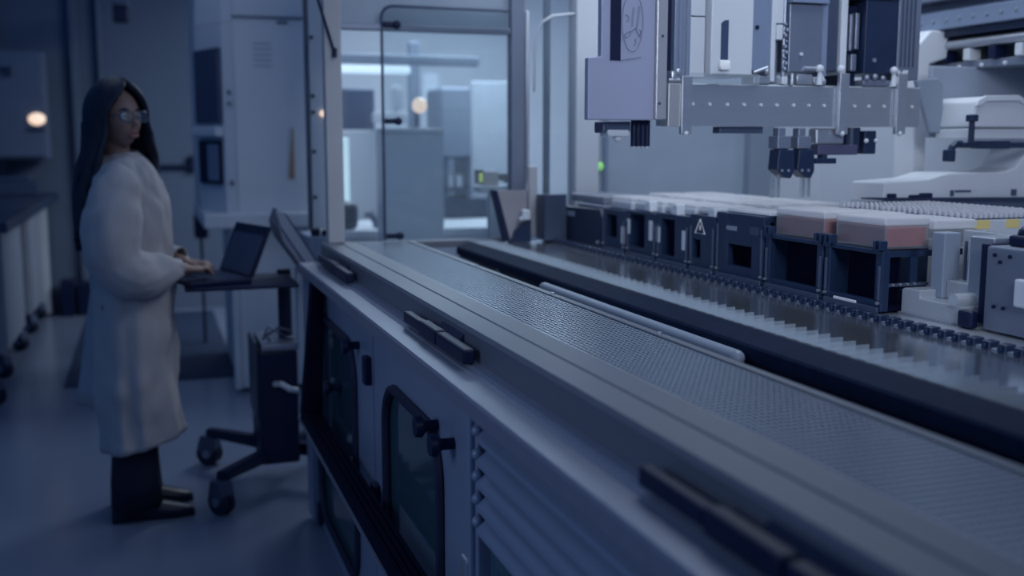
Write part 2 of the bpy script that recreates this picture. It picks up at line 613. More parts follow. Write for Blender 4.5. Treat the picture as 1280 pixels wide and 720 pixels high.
rl = thing('bumper_rail', 'long black grooved bumper rail along the near edge of steel deck', 'rail', (1.14, 2.2, 0.95))
MB().prism([(1.100, 0.9975), (1.100, 1.022), (1.104, 1.027), (1.146, 1.0455), (1.152, 1.0455), (1.156, 1.040), (1.156, 0.9975)], 'y', YS, 3.86).build('rail_cap', mat('rail_rubber', (0.007, 0.015, 0.042), 0.7, 0, 0.2, 30, spec=0.10), rl)
MB().box(1.112, 1.156, YS, 3.86, 0.985, 0.9975).build('rail_groove', black, rl)
MB().box(1.118, 1.175, YS, 3.40, 0.947, 0.985, 0.003).build('rail_beam', black, rl)
MB().box(1.105, 1.118, 3.36, 3.40, 0.950, 0.994, 0.003).cyl((1.100, 3.35, 0.982), (1.118, 3.35, 0.982), 0.010).build('rail_bracket', alud, rl)
tb = MB().cyl((1.077, 1.78, 1.001), (1.077, 2.85, 1.001), 0.016, seg=18)
tb.ball((1.077, 1.78, 1.001), 0.016).ball((1.077, 2.85, 1.001), 0.016)
for y_ in (1.95, 2.7):
    tb.cyl((1.077, y_, 1.0), (1.077, y_, 0.9475), 0.006, seg=10)
tag(tb.build('rod', midgrey, None, True), 'grey rounded rod lying below the black rail beside perforated tray', 'rod')

dk = thing('steel_deck', 'reflective steel deck plate with row of small black stops', 'deck', (1.36, 2.2, 0.94))
MB().box(1.158, 1.500, YS, 3.965, 1.018, 1.030).build('deck_plate', steel, dk)
MB().box(1.500, 2.66, YS, 3.965, 1.016, 1.034, 0.002).build('rack_ledge', alu, dk)
MB().box(1.19, 2.6, YS, 3.9, 0.941, 1.016).build('deck_support', body, dk)
ys = [0.98 + 0.04 * k for k in range(75)]
st0 = None
for y in ys:
    if st0 is None:
        st0 = MB().box(1.496, 1.522, y - 0.0115, y + 0.0115, 1.024, 1.046, 0.003).cyl((1.494, y, 1.036), (1.490, y, 1.036), 0.005, seg=8).build('stop_block', navy, dk)
        base_y = y
    else:
        c = st0.copy(); COL.objects.link(c); c.parent = dk
        c.location = (0, y - base_y, 0)
fin = MB()
for k in range(78):
    y = 0.9 + 0.04 * k
    if y < 3.93:
        fin.box(1.162, 1.262, y, y + 0.0016, 1.030, 1.046)
        fin.box(1.162, 1.166, y, y + 0.034, 1.030, 1.044)
tag(fin.build('slot_guide', acryl), 'row of clear acrylic slot guides behind the black rail', 'guide strip')

# ================================================================ ENCLOSURE FRAME
YW = 4.0
ef = thing('enclosure_frame', 'grey aluminium frame of the machine enclosure with tall posts', 'frame', (1.3, YW, 1.046))
MB().box(0.628, 0.690, 3.94, 3.995, 1.0465, 2.35, 0.003).build('corner_post', warmpaint, ef)
MB().box(1.371, 1.427, YW, YW + 0.06, 1.03, 2.35, 0.004).build('post', alud, ef)
MB().box(1.430, 1.444, YW - 0.005, YW + 0.02, 1.03, 1.93, 0.003).build('post_edge', alu, ef, True)
MB().box(1.632, 1.736, YW - 0.03, YW + 0.06, 1.035, 2.35, 0.006).build('wide_post', white, ef)
MB().box(0.69, 1.371, YW + 0.01, YW + 0.05, 1.838, 1.862, 0.004).build('top_rail', alud, ef)
MB().box(0.69, 1.371, YW + 0.036, YW + 0.05, 1.862, 2.35).build('fascia', mat('blue_grey_panel', (0.36, 0.42, 0.50)), ef)
MB().box(1.345, 1.371, YW - 0.012, YW + 0.0, 1.09, 1.17, 0.004).build('striker', black, ef)
MB().box(aty(661, 250, 3.97).x, aty(672, 250, 3.97).x, 3.97, 3.995, 1.05, aty(661, 208, 3.97).z, 0.003).build('lower_post', warmpaint, ef)
ap = [aty(668, 115, 3.99), aty(668, 60, 3.99), aty(671, 42, 3.99), aty(678, 28, 3.99), aty(690, 20, 3.99), aty(719, 17, 3.99)]
MB().tube([Vector(q) for q in ap], 0.005, 8).build('window_edge', alu, ef, True)
MB().box(aty(681, 60, 4.03).x, aty(688, 60, 4.03).x, 4.03, 4.05, 1.03, 2.3).build('inner_post', midgrey, ef)
MB().box(0.69, 1.371, YW + 0.01, YW + 0.05, 1.01, 1.038, 0.004).build('bottom_rail', strip, ef)
MB().box(0.69, 1.371, YW + 0.028, YW + 0.034, 1.038, 1.838).build('glass_pane', glass, ef)
MB().box(1.444, 1.632, YW + 0.02, YW + 0.028, 1.036, 2.3).build('glass_pane', glass, ef)
# solid wall panels of the enclosure: end and rear
ep = thing('solid_partition', 'blue-grey solid end panel with dark column behind the gantry beam', 'panel', (2.1, YW, 1.034))
MB().box(1.737, 2.425, YW, YW + 0.03, 1.036, 2.35).build('panel_sheet', mat('blue_grey_panel', (0.46, 0.52, 0.60), 0.5, 0, 0.03, 2), ep)
MB().box(1.765, 1.785, YW - 0.012, YW, 1.036, 2.35, 0.003).build('panel_fold', body, ep)
MB().box(2.425, 2.545, YW - 0.05, YW + 0.03, 1.036, 2.35, 0.004).build('column', midgrey, ep)
rp = thing('rear_panel', 'pale rear panel along the far side of the machine', 'panel', (2.82, 2.6, 0.9))
MB().box(2.80, 2.84, 1.2, YW - 0.02, 0.0, 2.6).build('panel_sheet', lwall, rp)
MB().box(2.546, 2.84, YW - 0.02, YW + 0.03, 0.0, 2.35).build('corner_sheet', lwall, rp)
# hinged door with its dark rounded edge
gd = thing('glass_door', 'clear glass door with thin dark rounded edge in enclosure end wall', 'door', (1.1, YW + 0.02, 1.04))
pts = [Vector((0.857, YW + 0.012, 1.045)), Vector((0.857, YW + 0.012, 1.885))]
for k in range(1, 7):
    a = k / 6 * PI / 2
    pts.append(Vector((0.902 - 0.045 * math.cos(a), YW + 0.012, 1.885 + 0.045 * math.sin(a))))
pts.append(Vector((1.36, YW + 0.012, 1.93)))
MB().tube(pts, 0.0055, 8).build('door_edge', slate, gd, True)
MB().box(0.862, 1.360, YW + 0.010, YW + 0.015, 1.045, 1.925).build('door_glass', glass, gd)
for z in (1.860, 1.50, 1.062):
    MB().box(0.862, 0.905, YW - 0.004, YW + 0.010, z - 0.010, z + 0.010, 0.003).ball((0.912, YW - 0.006, z), 0.016, 2, (1, 0.6, 1)).build('hinge', black, gd)
# strut of the lifted front shield
so = MB().cyl(aty(397, -2, 3.9), aty(418, 66, 3.9), 0.006, seg=10).cyl(aty(418, 60, 3.9), aty(418, 72, 3.9), 0.010, seg=12)
tag(so.build('gas_strut', black, None, True), 'thin black gas strut slanting to the top of corner post', 'strut')
# screen-side post behind the corner post with screws and feet
sp = thing('side_panel', 'narrow pale grey panel with small screws behind the enclosure corner post', 'panel', (0.72, 4.7, 0.9))
x0, x1 = aty(388, 150, 4.70).x, aty(410, 150, 4.70).x
MB().box(x0, x1, 4.70, 4.74, 1.04, 2.25, 0.004).build('panel_face', cream, sp)
MB().box(x0 - 0.016, x0 - 0.004, 4.70, 4.74, 1.04, 2.25).build('seam', slate, sp)
for z in (1.87, 1.62, 1.55, 1.38, 1.18):
    MB().cyl((x0 + 0.012, 4.70, z), (x0 + 0.012, 4.692, z), 0.008, seg=12).build('screw', black, sp)
MB().box(x0 - 0.01, x0 + 0.03, 4.68, 4.72, 1.01, 1.04, 0.006).box(x1 - 0.04, x1 - 0.01, 4.68, 4.72, 1.0, 1.035, 0.006).build('foot', black, sp)
MB().ball((x1 - 0.022, 4.695, 1.545), 0.014).build('indicator', warm_lamp, sp, True)
MB().box(x0 - 0.03, x1 + 0.06, 4.66, 4.95, 0.6, 1.01, 0.006).build('panel_base', body, sp)

# ================================================================ LABWARE CARRIERS
XR = 1.556
carr_grp = 'black labware carriers in a row on the deck'
ZB = 1.034


def carrier(name, label, y0, y1, ztop, win=None, depth=0.50, holders=False, dark=None, labels=(), solid=False):
    """black carrier: end frame with posts, sill and crossbar around a dark opening, side rails behind"""
    dark = dark or carrier_m
    root = thing(name, label, 'carrier', (XR + depth / 2, (y0 + y1) / 2, ZB), carr_grp)
    X = XR
    w0, w1, wz0, wz1 = win if win else (y0 + 0.03, y1 - 0.03, ZB + 0.03, ztop - 0.02)
    f = MB()
    f.box(X, X + 0.022, y0, w0, ZB + 0.004, ztop, 0.003)
    f.box(X, X + 0.022, w1, y1, ZB + 0.004, ztop, 0.003)
    f.box(X + 0.001, X + 0.020, w0, w1, ZB + 0.004, wz0, 0.002)
    f.box(X + 0.001, X + 0.020, w0, w1, wz1, ztop, 0.002)
    f.build('end_frame', dark, root)
    MB().box(X + 0.02, X + depth, y0 + 0.004, y1 - 0.004, ZB + 0.004, ZB + 0.016).build('base_plate', void, root)
    s = MB()
    s.box(X + 0.02, X + depth, y0 + 0.004, y0 + 0.010, ztop - 0.016, ztop - 0.002)
    for k in range(1, 4):
        xx = X + depth * k / 3 - 0.02
        s.box(xx, xx + 0.02, y0 + 0.004, y0 + 0.012, ZB + 0.01, ztop - 0.002)
    s.build('side_rail', dark, root)
    MB().box(X + 0.02, X + depth, y1 - 0.010, y1 - 0.004, ZB + 0.016, ztop - 0.002).build('side_wall', dark, root)
    MB().box(X + 0.06, X + 0.065, w0 - 0.005, w1 + 0.005, ZB + 0.016, ztop - 0.012).build('inner_wall', void, root)  # near-black wall puts the opening's shade into the colour
    MB().box(X - 0.006, X + 0.001, y0 + 0.006, y1 - 0.006, ZB + 0.002, ZB + 0.014, 0.002).build('front_bar', slate, root)
    for (ly, lz, lw, lh, m) in labels:
        MB().box(X - 0.0012, X, ly - lw / 2, ly + lw / 2, lz - lh / 2, lz + lh / 2).build('label', m, root)
    for yy in (y0 + 0.008, y1 - 0.008):
        MB().box(X - 0.004, X + 0.004, yy - 0.004, yy + 0.004, ZB + 0.03, ztop - 0.035, 0.002).build('guide_strip', slate, root)
        MB().cyl((X - 0.006, yy, ZB + 0.024), (X, yy, ZB + 0.024), 0.004, seg=8).build('screw', alu, root)
    if holders:
        for yy in (y0 + 0.002, y1 - 0.028):
            h = MB().box(X - 0.008, X + 0.014, yy, yy + 0.007, ztop - 0.005, ztop + 0.022, 0.002)
            h.box(X - 0.008, X + 0.014, yy + 0.019, yy + 0.026, ztop - 0.005, ztop + 0.022, 0.002)
            h.box(X - 0.008, X + 0.014, yy, yy + 0.026, ztop - 0.008, ztop + 0.002, 0.002)
            h.build('corner_clip', dark, root)
    return root


A = thing('power_module', 'black blocky module with slanted foot at far end of the carrier row', 'module', (1.7, 3.73, ZB))
MB().prism([(3.955, ZB), (3.925, ZB + 0.05), (3.905, 1.17), (3.56, 1.178), (3.54, 1.15), (3.54, ZB)], 'x', 1.560, 1.78, 0.004).build('housing', navy, A)
MB().box(1.57, 1.76, 3.56, 3.80, 1.178, 1.19, 0.004).build('lid', alud, A)
MB().box(1.558, 1.560, 3.80, 3.88, 1.135, 1.155).build('label', greym, A)
for yy in (3.90, 3.57):
    MB().cyl((1.553, yy, 1.055), (1.560, yy, 1.055), 0.007, seg=10).build('screw', alu, A)

C = []
C.append(carrier('labware_carrier', 'black carrier with narrow window, next to the far module', 3.33, 3.52, 1.185, (3.40, 3.49, 1.085, 1.165), labels=()))
C.append(carrier('labware_carrier', 'second black carrier from the far module, pale stripes beside its window', 3.095, 3.315, 1.190, (3.18, 3.30, 1.068, 1.180)))
C.append(carrier('labware_carrier', 'third black carrier from the far module, square window and white clip', 2.875, 3.085, 1.195, (2.965, 3.06, 1.062, 1.178)))
C.append(carrier('labware_carrier', 'narrow black carrier bearing a small triangle warning sign', 2.715, 2.865, 1.205, (2.80, 2.85, 1.075, 1.13)))
C.append(carrier('labware_carrier', 'black carrier with two small labels above a wide low window', 2.455, 2.705, 1.222, (2.515, 2.645, 1.075, 1.135), 0.30,
                 labels=((2.62, 1.180, 0.055, 0.012, greym), (2.50, 1.180, 0.045, 0.022, slate))))
C.append(carrier('labware_carrier', 'black carrier holding the far red tray over a wide dark opening', 2.190, 2.445, 1.178, (2.215, 2.425, 1.062, 1.168), 0.30, holders=True))
C.append(carrier('labware_carrier', 'black carrier holding the near red tray, beside the clear block', 1.965, 2.180, 1.178, (1.99, 2.16, 1.062, 1.168), 0.30, holders=True))
# bright stripes on the pillars of the far carriers
for c, yy, z0, z1 in ((C[0], 3.345, 1.07, 1.13), (C[1], 3.13, 1.10, 1.165), (C[1], 3.30, 1.11, 1.16), (C[2], 2.90, 1.09, 1.15), (C[2], 3.075, 1.10, 1.15)):
    MB().box(XR - 0.002, XR, yy - 0.012, yy + 0.012, z0, z1).build('pale_stripe', cream, c)
# triangle sign
tri = MB()
tp = [Vector((XR - 0.001, 2.83, 1.150)), Vector((XR - 0.001, 2.77, 1.150)), Vector((XR - 0.001, 2.80, 1.192))]
tri.tube(tp, 0.0022, 6, True).cyl((XR - 0.001, 2.80, 1.160), (XR - 0.001, 2.80, 1.175), 0.002, seg=6)
tri.build('warning_triangle', labelw, C[3])
# coloured bars inside near carrier: pins and a white strip at its foot
MB().box(1.551, 1.556, 2.05, 2.135, ZB + 0.012, ZB + 0.020, 0.002).build('white_strip', labelw, C[6])
pin = MB()
for k in range(4):
    pin.cyl((XR + 0.03 + 0.02 * k, 1.97, 1.10), (XR + 0.03 + 0.02 * k, 1.962, 1.10), 0.003, seg=8)
pin.build('pin_row', alu, C[6])
MB().box(XR + 0.02, XR + 0.13, 1.966, 1.972, 1.095, 1.102).build('cross_bar', slate, C[6])
# white clips on carrier tops
for yy in (2.735, 2.97, 3.16):
    cl = MB().prism([(yy - 0.02, 1.192), (yy + 0.035, 1.196), (yy + 0.012, 1.228), (yy - 0.012, 1.228)], 'x', XR + 0.002, XR + 0.05, 0.004)
    tag(cl.build('clip', white), {2.735: 'white clip standing on carrier with the triangle sign', 2.97: 'white clip on third black carrier, middle of the three clips', 3.16: 'white clip farthest along the carrier row'}[yy], 'clip', 'white clips on carrier tops')

# red trays with frosted lids
box_grp = 'red liquid trays with frosted lids'


def redtray(y0, y1, label):
    r = thing('liquid_tray', label, 'tray', ((XR + 0.08), (y0 + y1) / 2, 1.180), box_grp)
    x0, x1 = XR + 0.019, XR + 0.14
    s = MB()
    for (a, b_, c_, d_) in ((x0, x0 + 0.003, y0, y1), (x1 - 0.003, x1, y0, y1), (x0, x1, y0, y0 + 0.003), (x0, x1, y1 - 0.003, y1)):
        s.box(a, b_, c_, d_, 1.182, 1.238)
    s.build('tray_wall', frost, r)
    MB().box(x0 + 0.004, x1 - 0.004, y0 + 0.004, y1 - 0.004, 1.184, 1.226).build('red_contents', redgel, r)
    MB().box(x0 - 0.002, x1 + 0.002, y0 - 0.002, y1 + 0.002, 1.232, 1.250, 0.005).build('lid', frostlid, r)
    MB().box(x0 - 0.003, x1 + 0.003, y0 - 0.003, y1 + 0.003, 1.178, 1.184, 0.002).build('base_rim', frost, r)
    return r


redtray(2.215, 2.425, 'frosted tray of red liquid in the black carrier farther from clear block')
redtray(1.985, 2.165, 'frosted tray of red liquid in the black carrier nearest clear block')

# pale plates in the rows behind
plate_grp = 'pale lidded plates and tip boxes on the deck'


def plate(x, y, z0, w=0.125, d=0.20, h=0.045, m=None, label=''):
    r = thing('lidded_plate', label, 'plate', (x, y, z0), plate_grp)
    MB().box(x - w / 2, x + w / 2, y - d / 2, y + d / 2, z0, z0 + h * 0.65, 0.005).build('plate_base', m or white, r)
    MB().box(x - w / 2 + 0.002, x + w / 2 - 0.002, y - d / 2 + 0.002, y + d / 2 - 0.002, z0 + h * 0.66, z0 + h, 0.005).build('lid', frostlid, r)
    return r


names = ['behind the far module', 'on the narrow-window carrier', 'on the second black carrier', 'on the third black carrier', 'on the triangle-sign carrier', 'on the two-label carrier']
rows = [('front', 0.090), ('second', 0.235), ('third', 0.380)]
cy = [None, (3.33, 3.52, 1.185), (3.095, 3.315, 1.190), (2.875, 3.085, 1.195), (2.715, 2.865, 1.205), (2.455, 2.705, 1.222)]
for i, c in enumerate(cy):
    if not c:
        continue
    for nm, dx in rows:
        if nm == 'third' and 'two-label' in names[i]:
            continue
        h = 1.232 - c[2] + (0.005 if nm != 'front' else -0.002)
        plate(XR + dx, (c[0] + c[1]) / 2, c[2], 0.125, c[1] - c[0] - 0.02, h, None, f'pale lidded plate in {nm} row {names[i]}')
for nm, dx, yy, ds in (('second', 0.215, 2.318, 'far red tray'), ('second', 0.215, 2.075, 'near red tray')):
    plate(XR + dx, yy, 1.180, 0.125, 0.19, 0.062, frost, f'frosted lidded plate in {nm} row behind the {ds}')
# tip racks: dense rows of tips standing proud of the box
tip_grp = 'tip racks with rows of pale tips'
for n, (x, y, lab, st) in enumerate(((2.035, 2.49, 'tip rack with pale tips, farthest of the three tip racks', 0),
                                 (2.035, 2.315, 'tip rack with plain white side, middle of the three tip racks', 0), (2.035, 2.14, 'tip rack with yellow labels, nearest of the three tip racks', 1))):
    r = thing('tip_rack', lab, 'tip rack', (x, y, ZB), tip_grp)
    MB().box(x - 0.16, x + 0.16, y - 0.086, y + 0.086, ZB + 0.002, 1.235, 0.005).build('rack_box', white, r)
    MB().box(x - 0.155, x + 0.155, y - 0.085, y + 0.085, 1.235, 1.2365).build('rack_top', slate, r)
    if st:
        MB().box(x - 0.155, x - 0.10, y - 0.0875, y - 0.086, 1.212, 1.233).build('label', labely, r)
        MB().box(x - 0.05, x - 0.01, y - 0.0875, y - 0.086, 1.212, 1.233).build('label', labely, r)
    tp_ = MB()
    for i in range(20):
        for j in range(8):
            xx, yy = x - 0.148 + 0.0156 * i, y - 0.074 + 0.0211 * j
            tp_.cyl((xx, yy, 1.236), (xx, yy, 1.249), 0.0042, 0.0048, seg=6)
    o = tp_.build('tips', frostlid, r)
    o['kind'] = 'stuff'

# grey housing behind the module (left of the row)
gh = MB().prism([(3.96, 1.04), (3.96, 1.215), (3.86, 1.220), (3.86, 1.04)], 'x', 1.46, 1.552, 0.003)
tag(gh.build('sensor_housing', slate), 'slate grey block between enclosure post and black module', 'housing')
gh = MB().box(1.585, 1.765, 3.58, 3.90, 1.1905, 1.222, 0.006)
tag(gh.build('reader_box', mat('mid_grey', (0.24, 0.25, 0.30), 0.5), None), 'low mid grey box lying on the black module', 'box')

# clear block and bracket, right of the row
cb = thing('clear_block', 'stepped clear machined block on deck beside near red tray', 'block', (1.68, 1.85, ZB))
MB().prism([(1.965, ZB + .001), (1.965, 1.090), (1.955, 1.094), (1.905, 1.094), (1.905, 1.076), (1.775, 1.076), (1.775, ZB + .001)], 'x', 1.612, 1.70, 0.003).build('foot_step', block_m, cb)
MB().box(1.655, 1.70, 1.885, 1.925, 1.076, 1.222, 0.003).build('left_pillar', midgrey, cb)
MB().box(1.66, 1.76, 1.745, 1.815, 1.076, 1.222, 0.003).build('right_pillar', alu, cb)
MB().box(1.74, 1.76, 1.745, 1.925, 1.076, 1.225, 0.003).build('back_plate', block_m, cb)
MB().box(1.665, 1.74, 1.815, 1.885, 1.076, 1.118, 0.004).build('seat_block', block_m, cb)
for k in range(4):
    MB().cyl((1.70, 1.83 + 0.013 * k, 1.118), (1.70, 1.83 + 0.013 * k, 1.205), 0.0035, seg=8).build('rod', slate if k % 2 else alu, cb)
MB().cyl((1.606, 1.795, 1.088), (1.66, 1.795, 1.088), 0.014, seg=14).build('thumb_screw', block_m, cb)
MB().box(1.6, 1.611, 1.79, 1.96, ZB, ZB + 0.006).build('base_foot', alu, cb)

pb = thing('bracket_plate', 'pale beige machined bracket behind the clear block', 'bracket', (1.85, 1.70, ZB))
MB().prism([(1.875, 1.036), (1.875, 1.255), (1.80, 1.255), (1.80, 1.272), (1.735, 1.272), (1.735, 1.265), (1.40, 1.268), (1.40, 1.036)], 'x', 1.97, 2.02, 0.003).build('plate', mat('beige_metal', (0.62, 0.58, 0.56), 0.45, 0.2), pb)
MB().cyl((1.97, 1.80, 1.22), (1.97, 1.80, 1.278), 0.035, seg=24).build('round_cap', alu, pb, True)

# metal box at the right edge
mb_ = thing('metal_module', 'blue-grey steel box with black side at right edge of the deck', 'module', (1.75, 1.6, ZB))
MB().box(1.612, 1.95, 1.35, 1.715, ZB + 0.004, 1.212, 0.006).build('housing', alud, mb_, True)
MB().box(1.625, 1.95, 1.716, 1.745, ZB + 0.012, 1.214, 0.004).build('side_gasket', black, mb_)
MB().box(1.600, 1.622, 1.735, 1.775, ZB + 0.001, 1.072, 0.006).build('catch', black, mb_)
MB().box(1.596, 1.612, 1.50, 1.622, 1.10, 1.155, 0.004).build('screen_tab', cream, mb_)
for y_, z_ in ((1.69, 1.195), (1.675, 1.182), (1.685, 1.09), (1.66, 1.09), (1.65, 1.195)):
    MB().cyl((1.608, y_, z_), (1.6125, y_, z_), 0.004, seg=10).build('screw', black, mb_)
k_ = MB().box(1.64, 1.70, 1.64, 1.69, 1.212, 1.235, 0.006).ball((1.67, 1.665, 1.238), 0.022, 2, (1, 1, 0.8)).box(1.66, 1.70, 1.56, 1.63, 1.212, 1.225, 0.005)
tag(k_.build('clamp_knob', black, None), 'black clamp knob on top of the metal module', 'knob')
w_ = MB().box(1.66, 1.75, 1.50, 1.575, 1.212, 1.245, 0.006)
tag(w_.build('connector_block', white), 'small white block on top of the metal module at right edge', 'block')

# ================================================================ GANTRY
YG = 2.60


def gx(u, y=YG):
    return aty(u, 128, y).x


def gz(v, u=980, y=YG):
    return aty(u, v, y).z


bm_ = thing('gantry_beam', 'horizontal steel gantry beam with row of bolts above labware', 'beam', (1.75, YG, gz(158)))
zb, zt = 1.465, 1.580
MB().prism([(YG, zb), (YG, zt - 0.004), (YG + 0.004, zt), (YG + 0.07, zt), (YG + 0.07, zb)], 'x', gx(835), gx(1150)).build('beam_body', alu, bm_)
MB().box(gx(835) - 0.002, gx(852), YG - 0.006, YG + 0.04, zb - 0.002, zt - 0.002, 0.002).build('end_block', mat('warm_aluminium', (0.60, 0.58, 0.58), 0.35, 0.6), bm_)
for u in (843, 866, 887, 909, 930, 951, 971, 992, 1011, 1030, 1068, 1086, 1105, 1140):
    MB().cyl((gx(u), YG - 0.004, 1.5235), (gx(u), YG + 0.001, 1.5235), 0.0045, seg=10).build('bolt', white, bm_)
MB().box(gx(862), gx(946), YG - 0.012, YG + 0.0, zt - 0.004, zt + 0.026, 0.003).build('glass_guard', acryl, bm_)
MB().box(gx(905), gx(960), YG + 0.02, YG + 0.06, zb - 0.02, zb - 0.002, 0.002).build('lower_plate', slate, bm_)


def clampbar(u0, u1, v1):
    MB().box(gx(u0), gx(u1), YG - 0.016, YG - 0.001, gz(168, u0), gz(v1, u0), 0.002).build('clamp_bar', alu, bm_)
    MB().ball((gx((u0 + u1) / 2), YG - 0.012, gz(167, u0)), 0.008).build('clamp_foot', white, bm_, True)


clampbar(849, 862, 95); clampbar(1045, 1057, 92); clampbar(1117, 1129, 92)

# big cover with emblem
cv = thing('pipettor_cover', 'lilac-grey stepped cover with an oval emblem hanging left of gantry beam', 'cover', (1.22, 2.55, 1.48))
YC = 2.55
ax = lambda u: aty(u, 100, YC).x
az = lambda v, u=780: aty(u, v, YC).z
MB().prism([(ax(735), az(150)), (ax(735), az(73)), (ax(751), az(71)), (ax(751), 2.0), (ax(818), 2.0), (ax(818), az(150))], 'y', YC, YC + 0.025, 0.003).build('cover_shell', coverm, cv)
MB().box(ax(818), ax(831), YC - 0.012, YC + 0.05, az(149), 2.0, 0.002).build('edge_plate', mat('warm_aluminium', (0.6, 0.58, 0.58)), cv)
MB().box(ax(762), ax(775), YC - 0.002, YC + 0.01, az(76), 2.0).build('slot', black, cv)
MB().prism([(ax(775), az(75)), (ax(801), az(70)), (ax(801), az(71.5)), (ax(775), az(76.5))], 'y', YC - 0.002, YC).build('panel_edge', emblemm, cv)
em = MB()
ring = []
for k in range(28):
    a = k / 28 * 2 * PI
    ring.append(Vector((ax(789.5 + 13 * math.cos(a)), YC - 0.001, az(27 - 37 * math.sin(a)))))
em.tube(ring, 0.0016, 6, True)


def stroke(pts, r=0.002):
    em.tube([Vector((ax(u), YC - 0.001, az(v))) for u, v in pts], r, 6)


stroke([(790.5, 9), (789.5, 20), (789, 32)], 0.0026)
stroke([(797.5, 7), (796.5, 20), (795, 32)], 0.0030)
stroke([(795, 33), (790, 37), (783, 40), (780, 43), (781, 47), (785, 45), (789, 38)])
stroke([(794, 35), (797, 43), (799, 46), (800, 38), (798, 36)])
stroke([(793, 48), (794, 53), (792, 56)])
stroke([(781, 18), (784, 20), (785, 24), (782, 27)], 0.0015)
em.build('emblem', emblemm, cv)
MB().cyl((ax(824.5), YC - 0.014, az(44)), (ax(824.5), YC - 0.011, az(44)), 0.004, seg=10).cyl((ax(822), YC - 0.014, az(129)), (ax(822), YC - 0.011, az(129)), 0.004, seg=10).build('screw', slate, cv)
# nozzles beneath the cover
nz_ = thing('nozzle_head', 'pale nozzle block beneath the lilac-grey cover', 'nozzle', (1.2, 2.6, 1.44))
MB().box(ax(762), ax(798), YC + 0.04, YC + 0.10, az(166), az(151), 0.005).build('nozzle_mount', slate, nz_)
MB().box(ax(767), ax(795), YC + 0.03, YC + 0.09, az(171), az(162), 0.006).ball((ax(783), YC + 0.05, az(172)), 0.013).build('nozzle', cream, nz_)
tg = 'black dispensing tubes under the cover'
tube_lab = ['black dispensing tube under the cover, first from the left of four', 'black dispensing tube under the cover, second from the left of four',
            'black dispensing tube under the cover, third from the left of four', 'black dispensing tube under the cover, rightmost of four']
for k in range(4):
    u = 803.5 + 5.6 * k
    q = thing('dispensing_tube', tube_lab[k], 'tube', (ax(u), YC + 0.05, az(185)), tg)
    MB().cyl((ax(u), YC + 0.05, az(183)), (ax(u), YC + 0.05, az(149)), 0.0085, seg=14).build('barrel', black, q, True)
    MB().cyl((ax(u), YC + 0.05, az(186)), (ax(u), YC + 0.05, az(183)), 0.003, 0.006, seg=10).build('tip', cream, q, True)

# heads standing on the beam
ZH = zt + 0.001


def slab(name, m, par, u0, u1, v1, v0=-40, y0=YG + 0.01, y1=YG + 0.16, bev=0.002):
    return MB().box(gx(u0), gx(u1), y0, y1, max(gz(v1, (u0 + u1) / 2), ZH), gz(v0, (u0 + u1) / 2), bev).build(name, m, par)


h1 = thing('slide_column', 'grey slide column with dark slot at left end of gantry beam', 'column', (gx(858), YG, ZH))
slab('dark_slot', black, h1, 831, 846, 96, y0=YG + 0.04)
slab('guide_rail', body, h1, 846, 866, 98, y0=YG + 0.02)
MB().box(gx(850), gx(852), YG + 0.012, YG + 0.02, ZH + 0.02, 1.95).box(gx(859), gx(861), YG + 0.012, YG + 0.02, ZH + 0.02, 1.95).build('guide_line', alu, h1)
slab('side_face', cream, h1, 866, 886, 96, 19.5, y0=YG + 0.03)
slab('side_face', cream, h1, 866, 886, 18, -40, y0=YG + 0.03)
MB().box(gx(838), gx(846), YG - 0.005, YG + 0.03, ZH, ZH + 0.03, 0.004).ball((gx(846), YG + 0.0, ZH + 0.028), 0.010).cyl((gx(835), YG + 0.0, ZH + 0.004), (gx(857), YG + 0.0, ZH + 0.006), 0.006, seg=10).build('fitting', alu, h1, True)
h2 = thing('white_head_cover', 'tall white head cover with a dark vertical slot and bright knob', 'head cover', (gx(913), YG, ZH))
slab('cover', white, h2, 887, 939, 95, y0=YG + 0.0, bev=0.004)
MB().prism([(gx(899), gz(77)), (gx(899), gz(32)), (gx(903), gz(28.5)), (gx(908), gz(28)), (gx(908), gz(77))], 'y', YG - 0.002, YG + 0.0).build('slot', mat('slot_navy', (0.04, 0.06, 0.13), 0.5), h2)
MB().box(gx(895.5), gx(909), YG - 0.016, YG - 0.001, gz(90), gz(77.5), 0.006).build('knob', mat('bright_white', (0.95, 0.95, 0.93), 0.3), h2, True)
h3 = thing('sensor_column', 'grey column with dark hole between white head cover and connectors', 'column', (gx(951), YG, ZH))
slab('column_face', body, h3, 940, 963, 88, y0=YG + 0.01)
MB().cyl((gx(945.5), YG + 0.006, gz(35)), (gx(945.5), YG + 0.011, gz(35)), 0.006, seg=12).build('hole', black, h3)
slab('pale_edge', white, h3, 963, 968.5, 102, y0=YG + 0.005)
MB().box(gx(941), gx(962), YG + 0.0, YG + 0.05, ZH, ZH + 0.022, 0.003).ball((gx(957), YG, ZH + 0.035), 0.008).cyl((gx(941), YG, ZH + 0.03), (gx(958), YG, ZH + 0.045), 0.005, seg=10).build('fitting', alu, h3)
h4 = thing('cable_column', 'narrow column of white connectors and cables on gantry beam', 'column', (gx(976), YG, ZH))
slab('back_plate', alud, h4, 968.5, 977, 104, y0=YG + 0.03)
MB().box(gx(968.5), gx(976), YG, YG + 0.03, gz(50), gz(31), 0.003).box(gx(968.5), gx(979), YG + .01, YG + 0.03, gz(29), gz(-10), 0.004).box(gx(976.5), gx(984), YG, YG + 0.03, ZH, gz(96), 0.003).build('connector', white, h4)
cb_ = MB()
for k in range(9):
    zz = gz(30 + 7 * k)
    cb_.ball((gx(982 + (k % 2) * 1.5), YG + 0.012, zz), 0.0085 if k % 3 else 0.006, 1)
cb_.cyl((gx(982), YG + 0.02, ZH), (gx(982), YG + 0.02, 1.9), 0.006, seg=8)
cb_.build('cable_chain', alud, h4)
